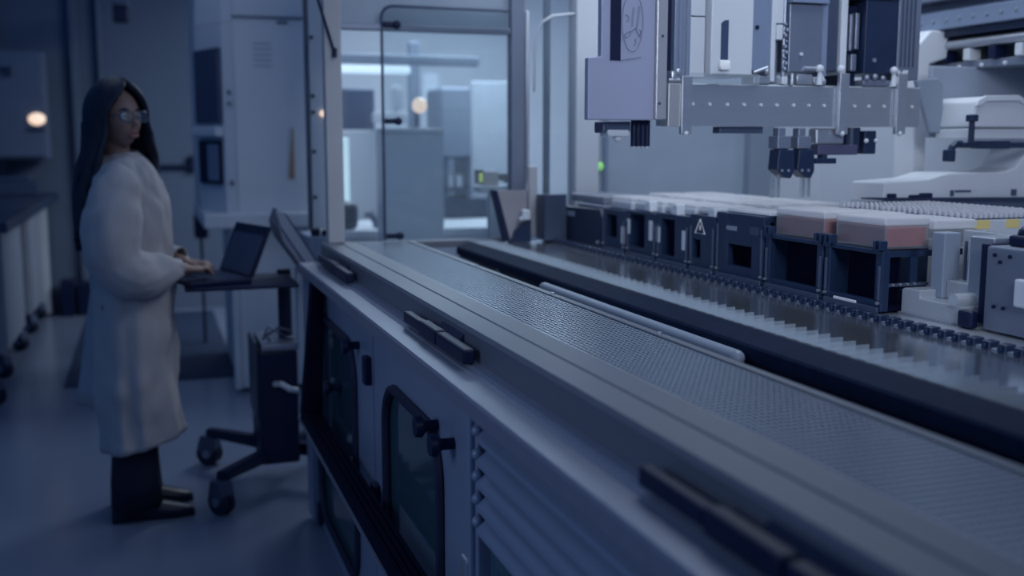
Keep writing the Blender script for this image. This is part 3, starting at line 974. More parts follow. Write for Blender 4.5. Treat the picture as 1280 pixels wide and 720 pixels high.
h5 = thing('pipetting_head', 'slate blue pipetting head with one screw, middle of gantry beam', 'head', (gx(1015), YG, ZH))
slab('head_panel', alud, h5, 985, 1026, 90, 5, y0=YG + 0.005)
slab('head_cap', body, h5, 985, 1030, 4, -40, y0=YG - 0.01)
slab('side_strip', body, h5, 1026, 1034, 95)
slab('dark_side', slate, h5, 1034, 1052, 88, y0=YG + 0.03)
slab('edge_strip', cream, h5, 1053, 1061, 92, y0=YG + 0.02)
MB().cyl((gx(1000), YG + 0.0, gz(67)), (gx(1000), YG + 0.006, gz(67)), 0.005, seg=10).build('screw', white, h5)
MB().box(gx(995), gx(1015), YG, YG + 0.05, ZH, ZH + 0.030, 0.004).box(gx(1016), gx(1032), YG, YG + 0.05, ZH, ZH + 0.018, 0.004).cyl((gx(1003), YG, ZH + 0.045), (gx(1020), YG, ZH + 0.045), 0.006, seg=10).cyl((gx(989), YG, ZH), (gx(989), YG, ZH + 0.03), 0.006, seg=10).build('valve_block', alu, h5, True)
h6 = thing('pipetting_head', 'darkest navy pipetting head at the right end of gantry beam', 'head', (gx(1105), YG, ZH))
slab('cavity', black, h6, 1061, 1078, 108, 5, y0=YG + 0.04)
MB().box(gx(1064), gx(1068), YG + 0.02, YG + 0.04, gz(60), gz(12), 0.003).box(gx(1071), gx(1076), YG + 0.02, YG + 0.04, gz(58), gz(10), 0.003).box(gx(1067), gx(1074), YG + 0.02, YG + 0.04, gz(86), gz(64), 0.003).build('connector', alud, h6)
slab('head_panel', navy, h6, 1078, 1118, 92, 0, y0=YG + 0.0)
slab('head_cap', slate, h6, 1061, 1118, -1, -40, y0=YG - 0.005)
slab('ribbed_side', alud, h6, 1118.5, 1146, 100, y0=YG + 0.0)
for u in (1122, 1127, 1132, 1137):
    MB().box(gx(u), gx(u + 1.6), YG - 0.004, YG, gz(80), 1.95).build('rib', slate, h6)
MB().cyl((gx(1090), YG - 0.004, gz(72)), (gx(1090), YG, gz(72)), 0.006, seg=10).build('screw', alu, h6)
MB().box(gx(1078), gx(1112), YG, YG + 0.05, ZH, ZH + 0.018, 0.004).ball((gx(1082), YG, ZH + 0.022), 0.010).ball((gx(1092), YG, ZH + 0.026), 0.010).ball((gx(1102), YG, ZH + 0.022), 0.009).build('valve_block', alud, h6, True)
vg = 'pale valve stems standing on gantry beam'
for u, lab in ((1021.5, 'pale valve stem on beam left of the middle clamp bar'), (1048, 'pale valve stem directly above the middle clamp bar'), (1114, 'pale valve stem above the right clamp bar')):
    s = MB().cyl((gx(u), YG - 0.006, ZH + 0.0), (gx(u), YG - 0.006, ZH + 0.035), 0.009, 0.006, seg=12).ball((gx(u), YG - 0.006, ZH + 0.045), 0.012, 2).cyl((gx(u), YG - 0.006, ZH + 0.03), (gx(u) + 0.012, YG - 0.006, ZH + 0.012), 0.007, seg=10)
    tag(s.build('valve_stem', white, None, True), lab, 'valve', vg)
s = MB().prism([(gx(1118), gz(96)), (gx(1116.5), gz(84)), (gx(1119), gz(84)), (gx(1123), gz(92)), (gx(1127), gz(84)), (gx(1130), gz(84)), (gx(1128), gz(100)), (gx(1119), gz(100))], 'y', YG - 0.012, YG - 0.001)
tag(s.build('fork_bracket', white), 'small forked bracket at top of the right clamp bar', 'bracket')

# grippers and arm below the beam
gg = 'black gripper fingers below the beam'
for u0, lab in ((969, 'black gripper below beam with clear fingers, left one of the pair'), (994, 'black gripper below beam with clear fingers, right one of the pair')):
    g = thing('gripper', lab, 'gripper', (gx(u0 + 10), YG, gz(245)), gg)
    q = lambda du: aty(u0 + du, 200, YG).x
    MB().box(q(0), q(17), YG - 0.01, YG + 0.04, gz(186), gz(170), 0.003).box(q(3), q(12), YG, YG + 0.03, gz(172), gz(160), 0.002).build('mount', alud, g)
    MB().box(q(4), q(15), YG - 0.005, YG + 0.03, gz(190), gz(178), 0.003).build('coupling', black, g)
    MB().prism([(q(1), gz(187)), (q(20), gz(187)), (q(21), gz(214)), (q(17), gz(223)), (q(10), gz(222)), (q(-1), gz(212))], 'y', YG - 0.015, YG + 0.035, 0.003).build('jaw_body', navy, g)
    MB().cyl((q(5), YG - 0.018, gz(213)), (q(5), YG - 0.012, gz(213)), 0.004, seg=8).cyl((q(13), YG - 0.018, gz(213)), (q(13), YG - 0.012, gz(213)), 0.004, seg=8).build('screw', alu, g)
    f0 = -4 if u0 < 980 else 9
    MB().box(q(f0), q(f0 + 3), YG - 0.005, YG + 0.01, gz(247), gz(217), 0.001).box(q(f0 + 7), q(f0 + 10), YG - 0.005, YG + 0.01, gz(247), gz(217), 0.001).build('clear_finger', acryl, g)
am = thing('motor_arm', 'dark motor and arm assembly below right half of the beam', 'motor arm', (gx(1060), YG, gz(197)))
MB().box(gx(1025), gx(1075), YG + 0.0, YG + 0.05, gz(194), gz(181), 0.003).build('arm_plate', mat('plum_plate', (0.075, 0.075, 0.14), 0.4), am)
MB().cyl((gx(1073), YG + 0.03, gz(186)), (gx(1073), YG + 0.03, gz(159)), 0.027, seg=20).build('motor', navy, am, True)
MB().box(gx(1084), gx(1099), YG + 0.005, YG + 0.05, gz(193), gz(163), 0.003).build('motor_end', navy, am)
MB().ball((gx(1085), YG - 0.0, gz(176)), 0.007).ball((gx(1097), YG - 0.0, gz(176)), 0.006).build('screw', white, am)
MB().box(gx(1020), gx(1046), YG - 0.01, YG + 0.02, gz(205), gz(198), 0.002).box(gx(1029), gx(1036), YG - 0.005, YG + 0.02, gz(199), gz(194), 0.002).build('flat_arm', navy, am)
MB().box(gx(1024), gx(1060), YG + 0.01, YG + 0.05, gz(181), gz(160), 0.006).build('bracket', alu, am)

# ================================================================ RIGHT REAR: rails, housing, arm
XB = 2.60
rr = thing('linear_rail', 'upper of the grey linear rail assemblies at top right', 'rail', (2.6, 2.7, 1.8))
za = 1.830
MB().prism([(2.52, za - 0.038), (2.52, za + 0.018), (2.54, za + 0.03), (2.795, za + 0.03), (2.795, za - 0.035)], 'y', 1.3, 3.12, 0.004).build('rail_face', body, rr)
MB().prism([(2.50, za + 0.055), (2.50, za + 0.10), (2.795, za + 0.10), (2.795, za + 0.055)], 'y', 1.3, 3.14, 0.004).build('upper_channel', alud, rr)
MB().box(2.54, 2.795, 1.3, 3.10, za - 0.062, za - 0.036).build('shadow_channel', navy, rr)
MB().box(2.55, 2.795, 1.3, 3.15, za + 0.031, za + 0.055).build('middle_channel', slate, rr)
for k in range(9):
    y = 2.62 + 0.06 * k
    MB().cyl((2.516, y, za - 0.008), (2.521, y, za - 0.008), 0.006, seg=8).build('bolt', alu, rr)
MB().ball((2.50, 3.13, 1.84), 0.010).build('indicator', yellow_led, rr)
lr = thing('linear_rail', 'lower bright tube rail on white holder at top right', 'rail', (2.6, 2.7, 1.70))
MB().cyl((2.56, 1.3, 1.742), (2.56, 3.05, 1.742), 0.016, seg=14).build('tube', alu, lr, True)
MB().box(2.53, 2.795, 3.02, 3.14, 1.687, 1.764, 0.01).build('holder', white, lr)
MB().box(2.57, 2.795, 1.3, 3.05, 1.66, 1.685, 0.003).build('lower_strip', alud, lr)
for k in range(4):
    y = 2.62 + 0.11 * k
    MB().box(2.55, 2.60, y, y + 0.03, 1.685, 1.725, 0.004).build('roller_block', black if k % 2 else white, lr)
for k in range(5):
    MB().ball((2.565, 2.6 + 0.10 * k, 1.668), 0.008, 1).build('bolt', white, lr)
cp = MB()
cp.prism([(gx(1144, 2.95), 1.20), (gx(1144, 2.95), 1.74), (gx(1144, 2.95) + 0.05, 1.79), (gx(1182, 2.95), 1.79), (gx(1182, 2.95), 1.70), (gx(1160, 2.95), 1.68), (gx(1160, 2.95), 1.20)], 'y', 2.95, 3.05, 0.006)
tag(cp.build('support_column', cream), 'pale support column behind the right end of gantry beam', 'column')

YM = 2.72
mx = lambda u: aty(u, 140, YM).x
mz = lambda v, u=1220: aty(u, v, YM).z
hs = thing('instrument_housing', 'white moulded instrument housing with chamfered top at the right', 'housing', (2.55, YM, 1.2))
MB().prism([(mx(1160), mz(100)), (mx(1187), mz(97)), (mx(1195), mz(105)), (mx(1196), mz(166)), (mx(1181), mz(166))], 'y', YM + 0.06, YM + 0.078, 0.003).build('recess', midgrey, hs)
MB().box(mx(1193), 2.795, YM + 0.11, YM + 0.13, mz(172), mz(80), 0.004).build('recess_back', mat('recess_grey', (0.30, 0.34, 0.42), 0.5, 0, 0.04, 3), hs)
MB().prism([(mx(1193), mz(160)), (mx(1196), mz(128)), (mx(1206), mz(122)), (mx(1246), mz(121)), (mx(1285), mz(150)), (mx(1300), mz(160))], 'y', YM - 0.08, YM + 0.1, 0.006).build('hood', white, hs)
MB().prism([(mx(1194), mz(134)), (mx(1196), mz(127)), (mx(1206), mz(121)), (mx(1246), mz(120)), (mx(1300), mz(155)), (mx(1300), mz(162)), (mx(1246), mz(127)), (mx(1206), mz(128)), (mx(1199), mz(134))], 'y', YM - 0.09, YM - 0.078, 0.002).build('hood_rim', cream, hs)
MB().box(mx(1193), mx(1300), YM - 0.07, YM + 0.08, mz(174), mz(161), 0.004).build('hood_base', cream, hs)
base = [(mx(1092), mz(250)), (mx(1094), mz(226)), (mx(1150), mz(222)), (mx(1165), mz(217)), (mx(1175), mz(215)), (mx(1240), mz(215)), (mx(1256), mz(210)), (mx(1264), mz(198)), (mx(1270), mz(186)), (mx(1278), mz(186)), (mx(1278), mz(250))]
MB().prism(base, 'y', YM - 0.06, YM + 0.10, 0.004).build('base_cover', white, hs)
MB().box(mx(1182), mx(1201), YM - 0.064, YM - 0.06, mz(238.5), mz(236)).box(mx(1187), mx(1195), YM - 0.064, YM - 0.06, mz(248), mz(245)).box(mx(1176), mx(1180), YM - 0.064, YM - 0.06, mz(243), mz(236)).box(mx(1252), mx(1258), YM - 0.064, YM - 0.06, mz(244), mz(236)).build('vent', slate, hs)
MB().box(mx(1208), mx(1212), YM - 0.066, YM - 0.06, mz(250), mz(234)).build('rib', white, hs)
tr_ = thing('tool_arm', 'black tool arm with upright peg in front of the white housing', 'tool arm', (2.45, YM - 0.12, 1.4))
YA = YM - 0.13
kx = lambda u: aty(u, 180, YA).x
kz = lambda v, u=1220: aty(u, v, YA).z
MB().box(kx(1203), kx(1300), YA, YA + 0.03, kz(185), kz(178), 0.003).box(kx(1222), kx(1262), YA - 0.005, YA + 0.03, kz(186), kz(176), 0.003).build('arm_bar', navy, tr_)
MB().tube([Vector((kx(1206), YA + 0.015, kz(180))), Vector((kx(1199), YA + 0.015, kz(180))), Vector((kx(1195), YA + 0.015, kz(184))), Vector((kx(1193), YA + 0.015, kz(190)))], 0.011, 10).box(kx(1187), kx(1196), YA, YA + 0.03, kz(202), kz(187), 0.004).build('arm_tip', navy, tr_)
MB().cyl((kx(1218), YA + 0.015, kz(178)), (kx(1218), YA + 0.015, kz(146)), 0.009, seg=12).box(kx(1213.5), kx(1222), YA, YA + 0.03, kz(152), kz(143), 0.004).build('peg', navy, tr_)
ft = thing('flat_tray_bar', 'long black flat bar lying low behind the tip racks', 'bar', (2.4, 2.75, 1.2))
YB = 2.64
bx_ = lambda u: aty(u, 250, YB).x
bz_ = lambda v, u=1180: aty(u, v, YB).z
MB().prism([(bx_(1080), bz_(245)), (bx_(1140), bz_(246.5)), (bx_(1300), bz_(249)), (bx_(1300), bz_(256)), (bx_(1140), bz_(251)), (bx_(1080), bz_(247))], 'y', YB, YB + 0.015).build('bar', navy, ft)
MB().box(bx_(1112), bx_(1121), YB, YB + 0.015, bz_(247), bz_(241), 0.003).box(bx_(1139), bx_(1152), YB, YB + 0.015, bz_(248), bz_(243), 0.003).box(bx_(1152), bx_(1166), YB, YB + 0.015, bz_(248), bz_(241), 0.003).build('button', black, ft)
MB().box(bx_(1085), bx_(1300), YB + 0.002, YB + 0.013, ZB + 0.001, bz_(250)).build('bar_support', slate, ft)
gl_ = MB().ball((aty(750.5, 208, 3.985).x, 3.985, aty(750.5, 208, 3.985).z), 0.014, 2, (1, 0.6, 1.3))
tag(gl_.build('indicator_light', green_led, None, True), 'small green indicator light on the end panel', 'indicator')

# tilted plate and little display near the far end of the rail
tp_r = thing('tilted_plate', 'grey tilted mounting plate with black edge at far end of deck', 'plate', (1.36, 3.9, 1.02))
YP = 3.90
ex = lambda u: aty(u, 260, YP).x
ez = lambda v: aty(640, v, YP).z
MB().prism([(ex(621), ez(238)), (ex(657), ez(238)), (ex(659), ez(298)), (ex(637), ez(300))], 'y', YP, YP + 0.02).build('plate_face', mat('warm_grey_plate', (0.30, 0.28, 0.30), 0.5), tp_r)
MB().prism([(ex(615), ez(237)), (ex(621.5), ez(238)), (ex(637.5), ez(300)), (ex(631), ez(302))], 'y', YP - 0.004, YP + 0.03).build('black_edge', black, tp_r)
MB().box(ex(650), ex(660), YP - 0.03, YP, ez(275), ez(262), 0.006).ball((ex(649), YP - 0.02, ez(273)), 0.009).build('clamp', white, tp_r)
MB().prism([(ex(638), ez(300)), (ex(642), ez(288)), (ex(650), ez(280)), (ex(662), ez(274)), (ex(662), ez(303)), (ex(638), ez(303))], 'y', YP - 0.02, YP - 0.001, 0.002).build('black_corner', navy, tp_r)
YD = 4.30
dx_ = lambda u: aty(u, 222, YD).x
dz_ = lambda v: aty(620, v, YD).z
dd = thing('barcode_reader', 'small beige reader head with lime display behind the tilted plate', 'reader', (1.4, YD, dz_(236)))
MB().box(dx_(603), dx_(624), YD, YD + 0.06, dz_(232), dz_(214), 0.008).build('reader_body', mat('peach_plastic', (0.62, 0.50, 0.47), 0.5), dd)
MB().box(dx_(597), dx_(604), YD - 0.006, YD + 0.05, dz_(230), dz_(212), 0.003).build('bezel', black, dd)
MB().box(dx_(598.5), dx_(602.5), YD - 0.009, YD - 0.006, dz_(227), dz_(216)).build('display', lime_scr, dd)
MB().box(dx_(632), dx_(652), YD, YD + 0.05, dz_(229), dz_(217), 0.006).box(dx_(623), dx_(632), YD, YD + 0.05, dz_(226), dz_(217), 0.004).build('plug', navy, dd)
MB().box(dx_(600), dx_(642), YD - 0.01, YD + 0.10, dz_(241), dz_(233), 0.006).build('shelf', white, dd)
MB().box(dx_(615), dx_(632), YD + 0.02, YD + 0.07, 0.0, dz_(241)).build('stand', cream, dd)

# ================================================================ BEYOND THE GLASS
YF = 6.0
fb = thing('far_bench', 'pale long bench seen through the glass behind the machine', 'bench', (1.9, YF, 0))
MB().box(0.98, 3.2, YF - 0.3, YF + 0.45, 0.90, 0.945, 0.006).build('worktop', white, fb)
MB().box(1.02, 1.9, YF - 0.27, YF + 0.4, 0.08, 0.90, 0.006).build('cupboard', cream, fb)
MB().box(1.92, 3.15, YF - 0.27, YF + 0.4, 0.08, 0.90, 0.006).build('cupboard', cream, fb)
nx = lambda u, y: aty(u, 220, y).x
nz2 = lambda v, y: aty(530, v, y).z
tc_ = thing('tall_cabinet', 'tall pale grey cabinet standing beyond the glass door', 'cabinet', (1.5, 5.5, 0))
y = 5.45
MB().box(nx(481, y), nx(555, y), y, y + 0.22, 0.0, nz2(166, y), 0.01).build('cabinet_body', white, tc_)
MB().box(nx(498, y), nx(552, y), y - 0.004, y, nz2(215, y), nz2(210, y)).build('front_groove', white, tc_)
MB().box(nx(481, y), nx(555, y), y - 0.01, y + 0.22, nz2(166, y), nz2(160, y), 0.004).build('cabinet_top', cream, tc_)
def far_box(name, label, cat, u0, u1, v0, v1, y, d, m, bev=0.01, group=None, floor=None):
    o = MB().box(nx(u0, y), nx(u1, y), y, y + d, nz2(v1, y) if floor is None else floor, nz2(v0, y), bev).build(name, m)
    return tag(o, label, cat, group)
far_box('analyser', 'dark grey analyser seen through glass at left of the door edge', 'analyser', 432, 470, 112, 163, 6.9, 0.5, slate)
far_box('white_box_unit', 'pale unit carrying the dark analyser beyond the glass', 'unit', 428, 476, 163, 285, 6.8, 0.6, cream, floor=0.0)
tl = far_box('tube_lamp', 'upright pale green lit tube beyond the glass beside corner post', 'lamp', 428, 437, 172, 244, 6.2, 0.03, tube_lamp, floor=0.945)
far_box('rounded_drum', 'dark rounded drum low beyond the glass beside corner post', 'drum', 424, 448, 252, 277, 5.75, 0.3, navy, 0.03, floor=0.945)
ll = far_box('linear_lamp', 'bright horizontal strip lamp beyond the glass', 'lamp', 425, 515, 83, 93, 6.6, 0.05, cool_lamp)
far_box('lamp_beam', 'grey beam above the bright strip lamp', 'beam', 415, 600, 69, 81, 6.6, 0.10, midgrey)
far_box('grey_post', 'slim grey post beyond the glass door right of strip lamp', 'post', 513, 527, 52, 168, 6.9, 0.06, midgrey, floor=0.0)
far_box('lit_window', 'small pale lit panel beside the slim post', 'panel', 530, 549, 92, 130, 9.46, 0.035, mat('pale_lit_panel', (0.6, 0.65, 0.7), 0.5, emit=(0.28, 0.36, 0.5), estr=0.6))
wl = MB().ball((nx(525.5, 5.42), 5.42, nz2(132, 5.42)), 0.040, 3)
wl_r = thing('globe_lamp', 'round warm globe lamp on top of the tall cabinet', 'lamp', (nx(525.5, 5.42), 5.45, nz2(160, 5.45)))
wl.build('globe', warm_lamp, wl_r, True)
MB().cyl((nx(525.5, 5.42), 5.49, nz2(160, 5.45) + 0.002), (nx(525.5, 5.42), 5.49, nz2(130, 5.42)), 0.010).build('lamp_stem', slate, wl_r)
far_box('white_canister', 'pale rounded canister above tall cabinet, left of the globe lamp', 'canister', 490, 508, 106, 141, 6.62, 0.12, white, 0.05)
far_box('ledge_shelf', 'pale shelf board behind the tall cabinet', 'shelf', 476, 512, 140, 154, 6.6, 0.25, cream)
far_box('instrument', 'dark blue instrument behind the tall cabinet', 'instrument', 552, 590, 108, 165, 7.0, 0.4, midgrey, 0.02, floor=0.0)
far_box('partition_panel', 'wide pale partition panel beyond the glass at right', 'partition', 590, 642, 100, 300, 7.6, 0.06, mat('grey_partition', (0.40, 0.43, 0.48), 0.6), floor=0.0)
rk = thing('equipment_rack', 'dark equipment rack with pale boxes below the instrument', 'rack', (2.0, 6.6, 0.9))
y = 6.4
MB().box(nx(555, y), nx(618, y), y, y + 0.35, 0.945, nz2(248, y), 0.01).build('rack_base', navy, rk)
MB().box(nx(555, y), nx(560, y), y, y + 0.3, 0.95, nz2(195, y)).box(nx(584, y), nx(588, y), y, y + 0.3, 0.95, nz2(195, y)).box(nx(555, y), nx(588, y), y, y + 0.3, nz2(199, y), nz2(195, y)).build('rack_frame', slate, rk)
for u in (564, 576):
    bx2 = MB().box(nx(u - 4, y), nx(u + 4, y), y + 0.02, y + 0.2, nz2(236, y), nz2(219, y), 0.01).build('white_carton', white)
    tag(bx2, 'small pale carton in dark rack, %s one' % ('left' if u == 564 else 'right'), 'carton', 'pale cartons in the far rack')
MB().box(nx(556, y), nx(587, y), y, y + 0.3, nz2(240, y), nz2(237, y)).build('rack_shelf', slate, rk)
cb3 = MB().tube([Vector((nx(455, 5.85), 5.85, nz2(268, 5.85))), Vector((nx(462, 5.85), 5.85, nz2(266, 5.85))), Vector((nx(468, 5.85), 5.85, nz2(274, 5.85))), Vector((nx(471, 5.85), 5.85, nz2(287, 5.85)))], 0.02, 8)
tag(cb3.build('hose', slate, None, True), 'short grey hose curving down beyond the glass', 'hose')

# ================================================================ AISLE: SAFETY CABINET TOWER
tw = thing('safety_cabinet', 'tall white safety cabinet tower with shelf at the end of aisle', 'cabinet', (0.7, 6.4, 0))
MB().box(0.462, 0.95, 6.0, 7.3, 1.03, 2.9, 0.01).build('upper_body', cream, tw)
PLAN = [(0.462, 6.005), (0.405, 6.02), (0.285, 6.36), (0.285, 7.2), (0.462, 7.2)]
MB().prism(PLAN, 'z', 1.036, 2.06).build('front_bezel', white, tw)
MB().loft([[Vector((x, y, 2.062)) for x, y in PLAN], [Vector((x + (0.06 if x < 0.4 else 0), y, 2.9)) for x, y in PLAN]]).build('sloped_head', white, tw)
MB().box(0.275, 0.86, 5.93, 7.25, 0.955, 1.035, 0.008).build('shelf', white, tw)
MB().box(0.455, 0.93, 6.1, 7.3, 0.02, 0.955, 0.01).build('lower_body', cream, tw)
MB().box(0.42, 0.455, 6.08, 6.16, 0.02, 0.955, 0.005).build('front_leg', white, tw)
for z in (1.69, 1.63, 1.20):
    MB().cyl((0.435, 6.012, z), (0.435, 6.0, z), 0.013, seg=12).build('screw', slate, tw)
MB().box(0.70, 0.76, 5.995, 6.0, 2.06, 2.075).build('slot', slate, tw)
MB().box(0.462, 0.95, 5.992, 6.0, 2.085, 2.098).build('seam', slate, tw)
for k in range(5):
    MB().box(0.57, 0.67, 5.996, 6.0, 1.95 - 0.03 * k, 1.955 - 0.03 * k).build('vent_slit', body, tw)
# devices on the angled front of the cabinet
A0, A1 = Vector((0.405, 6.02, 0)), Vector((0.285, 6.36, 0))
AD = (A1 - A0).normalized()
AN = Vector((-AD.y, AD.x, 0))
if AN.y > 0:
    AN = -AN


def slabA(t0, t1, z0, z1, d0, d1, bev=0.004):
    """box on the angled face: t along it in metres, d outwards"""
    m = MB()
    m.box(t0, t1, d0, d1, z0, z1, bev)
    M_ = Matrix(((AD.x, AN.x, 0, A0.x), (AD.y, AN.y, 0, A0.y), (0, 0, 1, 0), (0, 0, 0, 1)))
    m.bm.transform(M_)
    bmesh.ops.recalc_face_normals(m.bm, faces=m.bm.faces[:])
    return m


c0 = A0 + AD * 0.17 + AN * 0.02
mo = thing('monitor', 'flat dark monitor mounted on front of the white safety cabinet', 'monitor', (c0.x, c0.y, 1.52))
slabA(0.01, 0.35, 1.525, 1.93, 0.001, 0.02).build('casing', slate, mo)
slabA(0.03, 0.335, 1.55, 1.905, 0.02, 0.022, 0).build('screen', screenm, mo)
cr = thing('control_panel', 'dark control panel with pale pad below the monitor', 'control panel', (c0.x, c0.y, 1.17))
slabA(0.03, 0.33, 1.19, 1.43, 0.001, 0.018).build('casing', black, cr)
slabA(0.05, 0.19, 1.21, 1.41, 0.018, 0.024).build('pad', body, cr)
slabA(0.0, 0.36, 1.45, 1.505, 0.001, 0.05, 0.01).build('cross_rail', white, tw)
tg_ = MB().prism([(0.768, 1.50), (0.772, 1.50), (0.772, 1.22), (0.742, 1.22)], 'y', 5.985, 5.995)
tag(tg_.build('hanging_tag', brownm), 'narrow tan tag hanging on the white cabinet side', 'tag')
bn = MB().box(0.29, 0.38, 7.6, 7.8, 0.76, 0.92, 0.01)
bn.box(0.325, 0.345, 7.68, 7.72, 0.0, 0.76, 0.005)
tag(bn.build('stand_box', black), 'small black box on post behind the laptop', 'box')

mt = MB().box(-0.52, 0.47, 6.55, 9.2, 0.0, 0.012, 0.004).build('floor_mat', matm)
tag(mt, 'dark rectangular anti-fatigue mat on the floor behind the person', 'mat')

# left bench on castors, wall cabinet, hanging sensor
cab_x = -0.84


def caster(name_p, par, x, y, r=0.055, turn=0.9):
    def M(m):
        m.bm.transform(Matrix.Translation((x, y, 0)) @ Matrix.Rotation(turn, 4, 'Z') @ Matrix.Translation((-x, -y, 0)))
        return m
    w = M(MB().cyl((x - 0.024, y, r), (x - 0.005, y, r), r, seg=24).cyl((x + 0.005, y, r), (x + 0.024, y, r), r, seg=24)).build('caster_wheel', rubber, par, True)
    M(MB().prism([(y - 0.03, r * 2 + 0.03), (y + 0.03, r * 2 + 0.03), (y + 0.045, r * 1.6), (y + 0.02, r * 0.8), (y - 0.02, r * 0.8), (y - 0.045, r * 1.6)], 'x', x - 0.030, x + 0.030, 0.004)).build('caster_hood', slate, w)
    M(MB().cyl((x - 0.034, y, r), (x + 0.034, y, r), r * 0.35, seg=12)).build('hub', alud, w, True)
    return w


bench_paint = mat('bench_paint', (0.34, 0.36, 0.42), 0.5)
bnch = thing('lab_bench', 'left lab bench with dark worktop', 'bench', (-1.3, 7.9, 0))
MB().box(-2.2, -0.70, 6.0, 9.44, 0.955, 1.015, 0.008).build('worktop', dark_top, bnch)
MB().box(-2.2, -0.80, 9.36, 9.44, 0.02, 0.955).build('rear_leg', cream, bnch)
for y0, y1, lab in ((6.9, 7.92, 'white rolling under-bench cabinet nearer the camera'), (8.5, 9.3, 'white rolling under-bench cabinet farther along the left bench')):
    r = thing('rolling_cabinet', lab, 'cabinet', (-1.15, (y0 + y1) / 2, 0), 'rolling cabinets under the left bench')
    MB().box(-1.5, -0.86, y0, y1, 0.15, 0.94, 0.008).build('cabinet_body', bench_paint, r)
    MB().box(-0.86, -0.845, y0 + 0.02, y1 - 0.02, 0.17, 0.92, 0.004).build('door', bench_paint, r)
    for yy in (y0 + 0.06, y1 - 0.06):
        caster('c', r, -0.88, yy)
fk = thing('stool_base', 'castor foot of a stool at left edge of the picture', 'stool', (-1.1, 6.25, 0))
caster('c', fk, -0.84, 6.25)
MB().tube([Vector((-0.84, 6.25, 0.13)), Vector((-1.1, 6.25, 0.17))], 0.02, 8).cyl((-1.1, 6.25, 0.15), (-1.1, 6.25, 0.55), 0.03).cyl((-1.1, 6.25, 0.55), (-1.1, 6.25, 0.62), 0.18, seg=24).build('seat_post', slate, fk, True)
wcab = thing('wall_cabinet', 'grey wall cabinet with painted warm glint at upper left', 'cabinet', (-1.0, 9.2, 1.3))
MB().box(-2.0, -0.73, 9.12, 9.43, 1.29, 2.12, 0.008).build('cabinet_body', mat('cabinet_paint', (0.13, 0.16, 0.23), 0.5), wcab)
MB().box(-1.40, -0.75, 9.10, 9.12, 1.31, 2.10, 0.004).build('door', mat('cabinet_paint', (0.3, 0.33, 0.42)), wcab)
MB().ball((-0.80, 9.085, 1.60), 0.055, 2, (1.2, 0.4, 0.9)).build('indicator', warm_lamp, wcab, True)  # glowing spot paints in a warm reflection on the cabinet
MB().box(-0.86, -0.74, 9.08, 9.10, 1.51, 1.54, 0.006).build('handle', slate, wcab)
MB().box(-1.2, -0.95, 9.06, 9.10, 1.98, 2.0, 0.004).box(-0.98, -0.95, 9.06, 9.10, 1.93, 1.98, 0.004).build('hook', slate, wcab)
bo = MB().box(-1.15, -0.80, 8.9, 9.15, 1.016, 1.12, 0.01).box(-1.1, -0.86, 8.92, 9.0, 1.12, 1.16, 0.01)
tag(bo.build('bench_device', slate), 'dark low device on the left worktop', 'device')
hc = thing('hanging_sensor', 'small black sensor box hanging on a cable near the door', 'sensor', (-0.15, 8.9, 2.2))
MB().box(-0.20, -0.085, 8.86, 8.98, 2.34, 2.46, 0.012).build('sensor_body', black, hc)
MB().box(-0.205, -0.08, 8.85, 8.99, 2.46, 2.50, 0.01).build('sensor_cap', slate, hc)
MB().cyl((-0.143, 8.92, 2.50), (-0.143, 8.92, 3.2), 0.012, seg=10).build('cable', slate, hc)
br = MB().box(-0.72, -0.62, 9.28, 9.44, 0.0, 0.30, 0.01).box(-0.60, -0.30, 9.30, 9.44, 0.0, 0.28, 0.02)
tag(br.build('dark_bin', black), 'low dark bin against the back wall behind the person', 'bin')

# ================================================================ LAPTOP CART
ct = thing('laptop_cart', 'black rolling cart with computer tower and laptop tray', 'cart', (0.50, 4.40, 0))
MB().box(0.385, 0.545, 4.28, 4.60, 0.11, 0.585, 0.012).build('computer_tower', black, ct)
MB().box(0.40, 0.55, 4.27, 4.60, 0.585, 0.612, 0.006).build('tower_lid', alud, ct)
MB().box(0.372, 0.386, 4.30, 4.56, 0.30, 0.62, 0.004).build('side_bracket', slate, ct)
MB().cyl((0.515, 4.42, 0.15), (0.515, 4.42, 0.90), 0.028, seg=18).build('pole', black, ct, True)
MB().box(0.11, 0.53, 4.06, 4.44, 0.868, 0.884, 0.006).build('tray', black, ct)
MB().tube([Vector((0.44, 4.33, 0.62)), Vector((0.42, 4.28, 0.65)), Vector((0.47, 4.27, 0.68)), Vector((0.52, 4.29, 0.66)), Vector((0.50, 4.31, 0.625))], 0.006, 6).tube([Vector((0.41, 4.3, 0.63)), Vector((0.43, 4.27, 0.69)), Vector((0.50, 4.27, 0.64)), Vector((0.53, 4.3, 0.63))], 0.005, 6).build('cable_loop', slate, ct, True)
MB().tube([Vector((0.45, 4.27, 0.45)), Vector((0.47, 4.22, 0.46)), Vector((0.50, 4.20, 0.44)), Vector((0.53, 4.22, 0.43))], 0.012, 8).build('tower_handle', white, ct, True)
hubp = Vector((0.50, 4.42, 0.15))
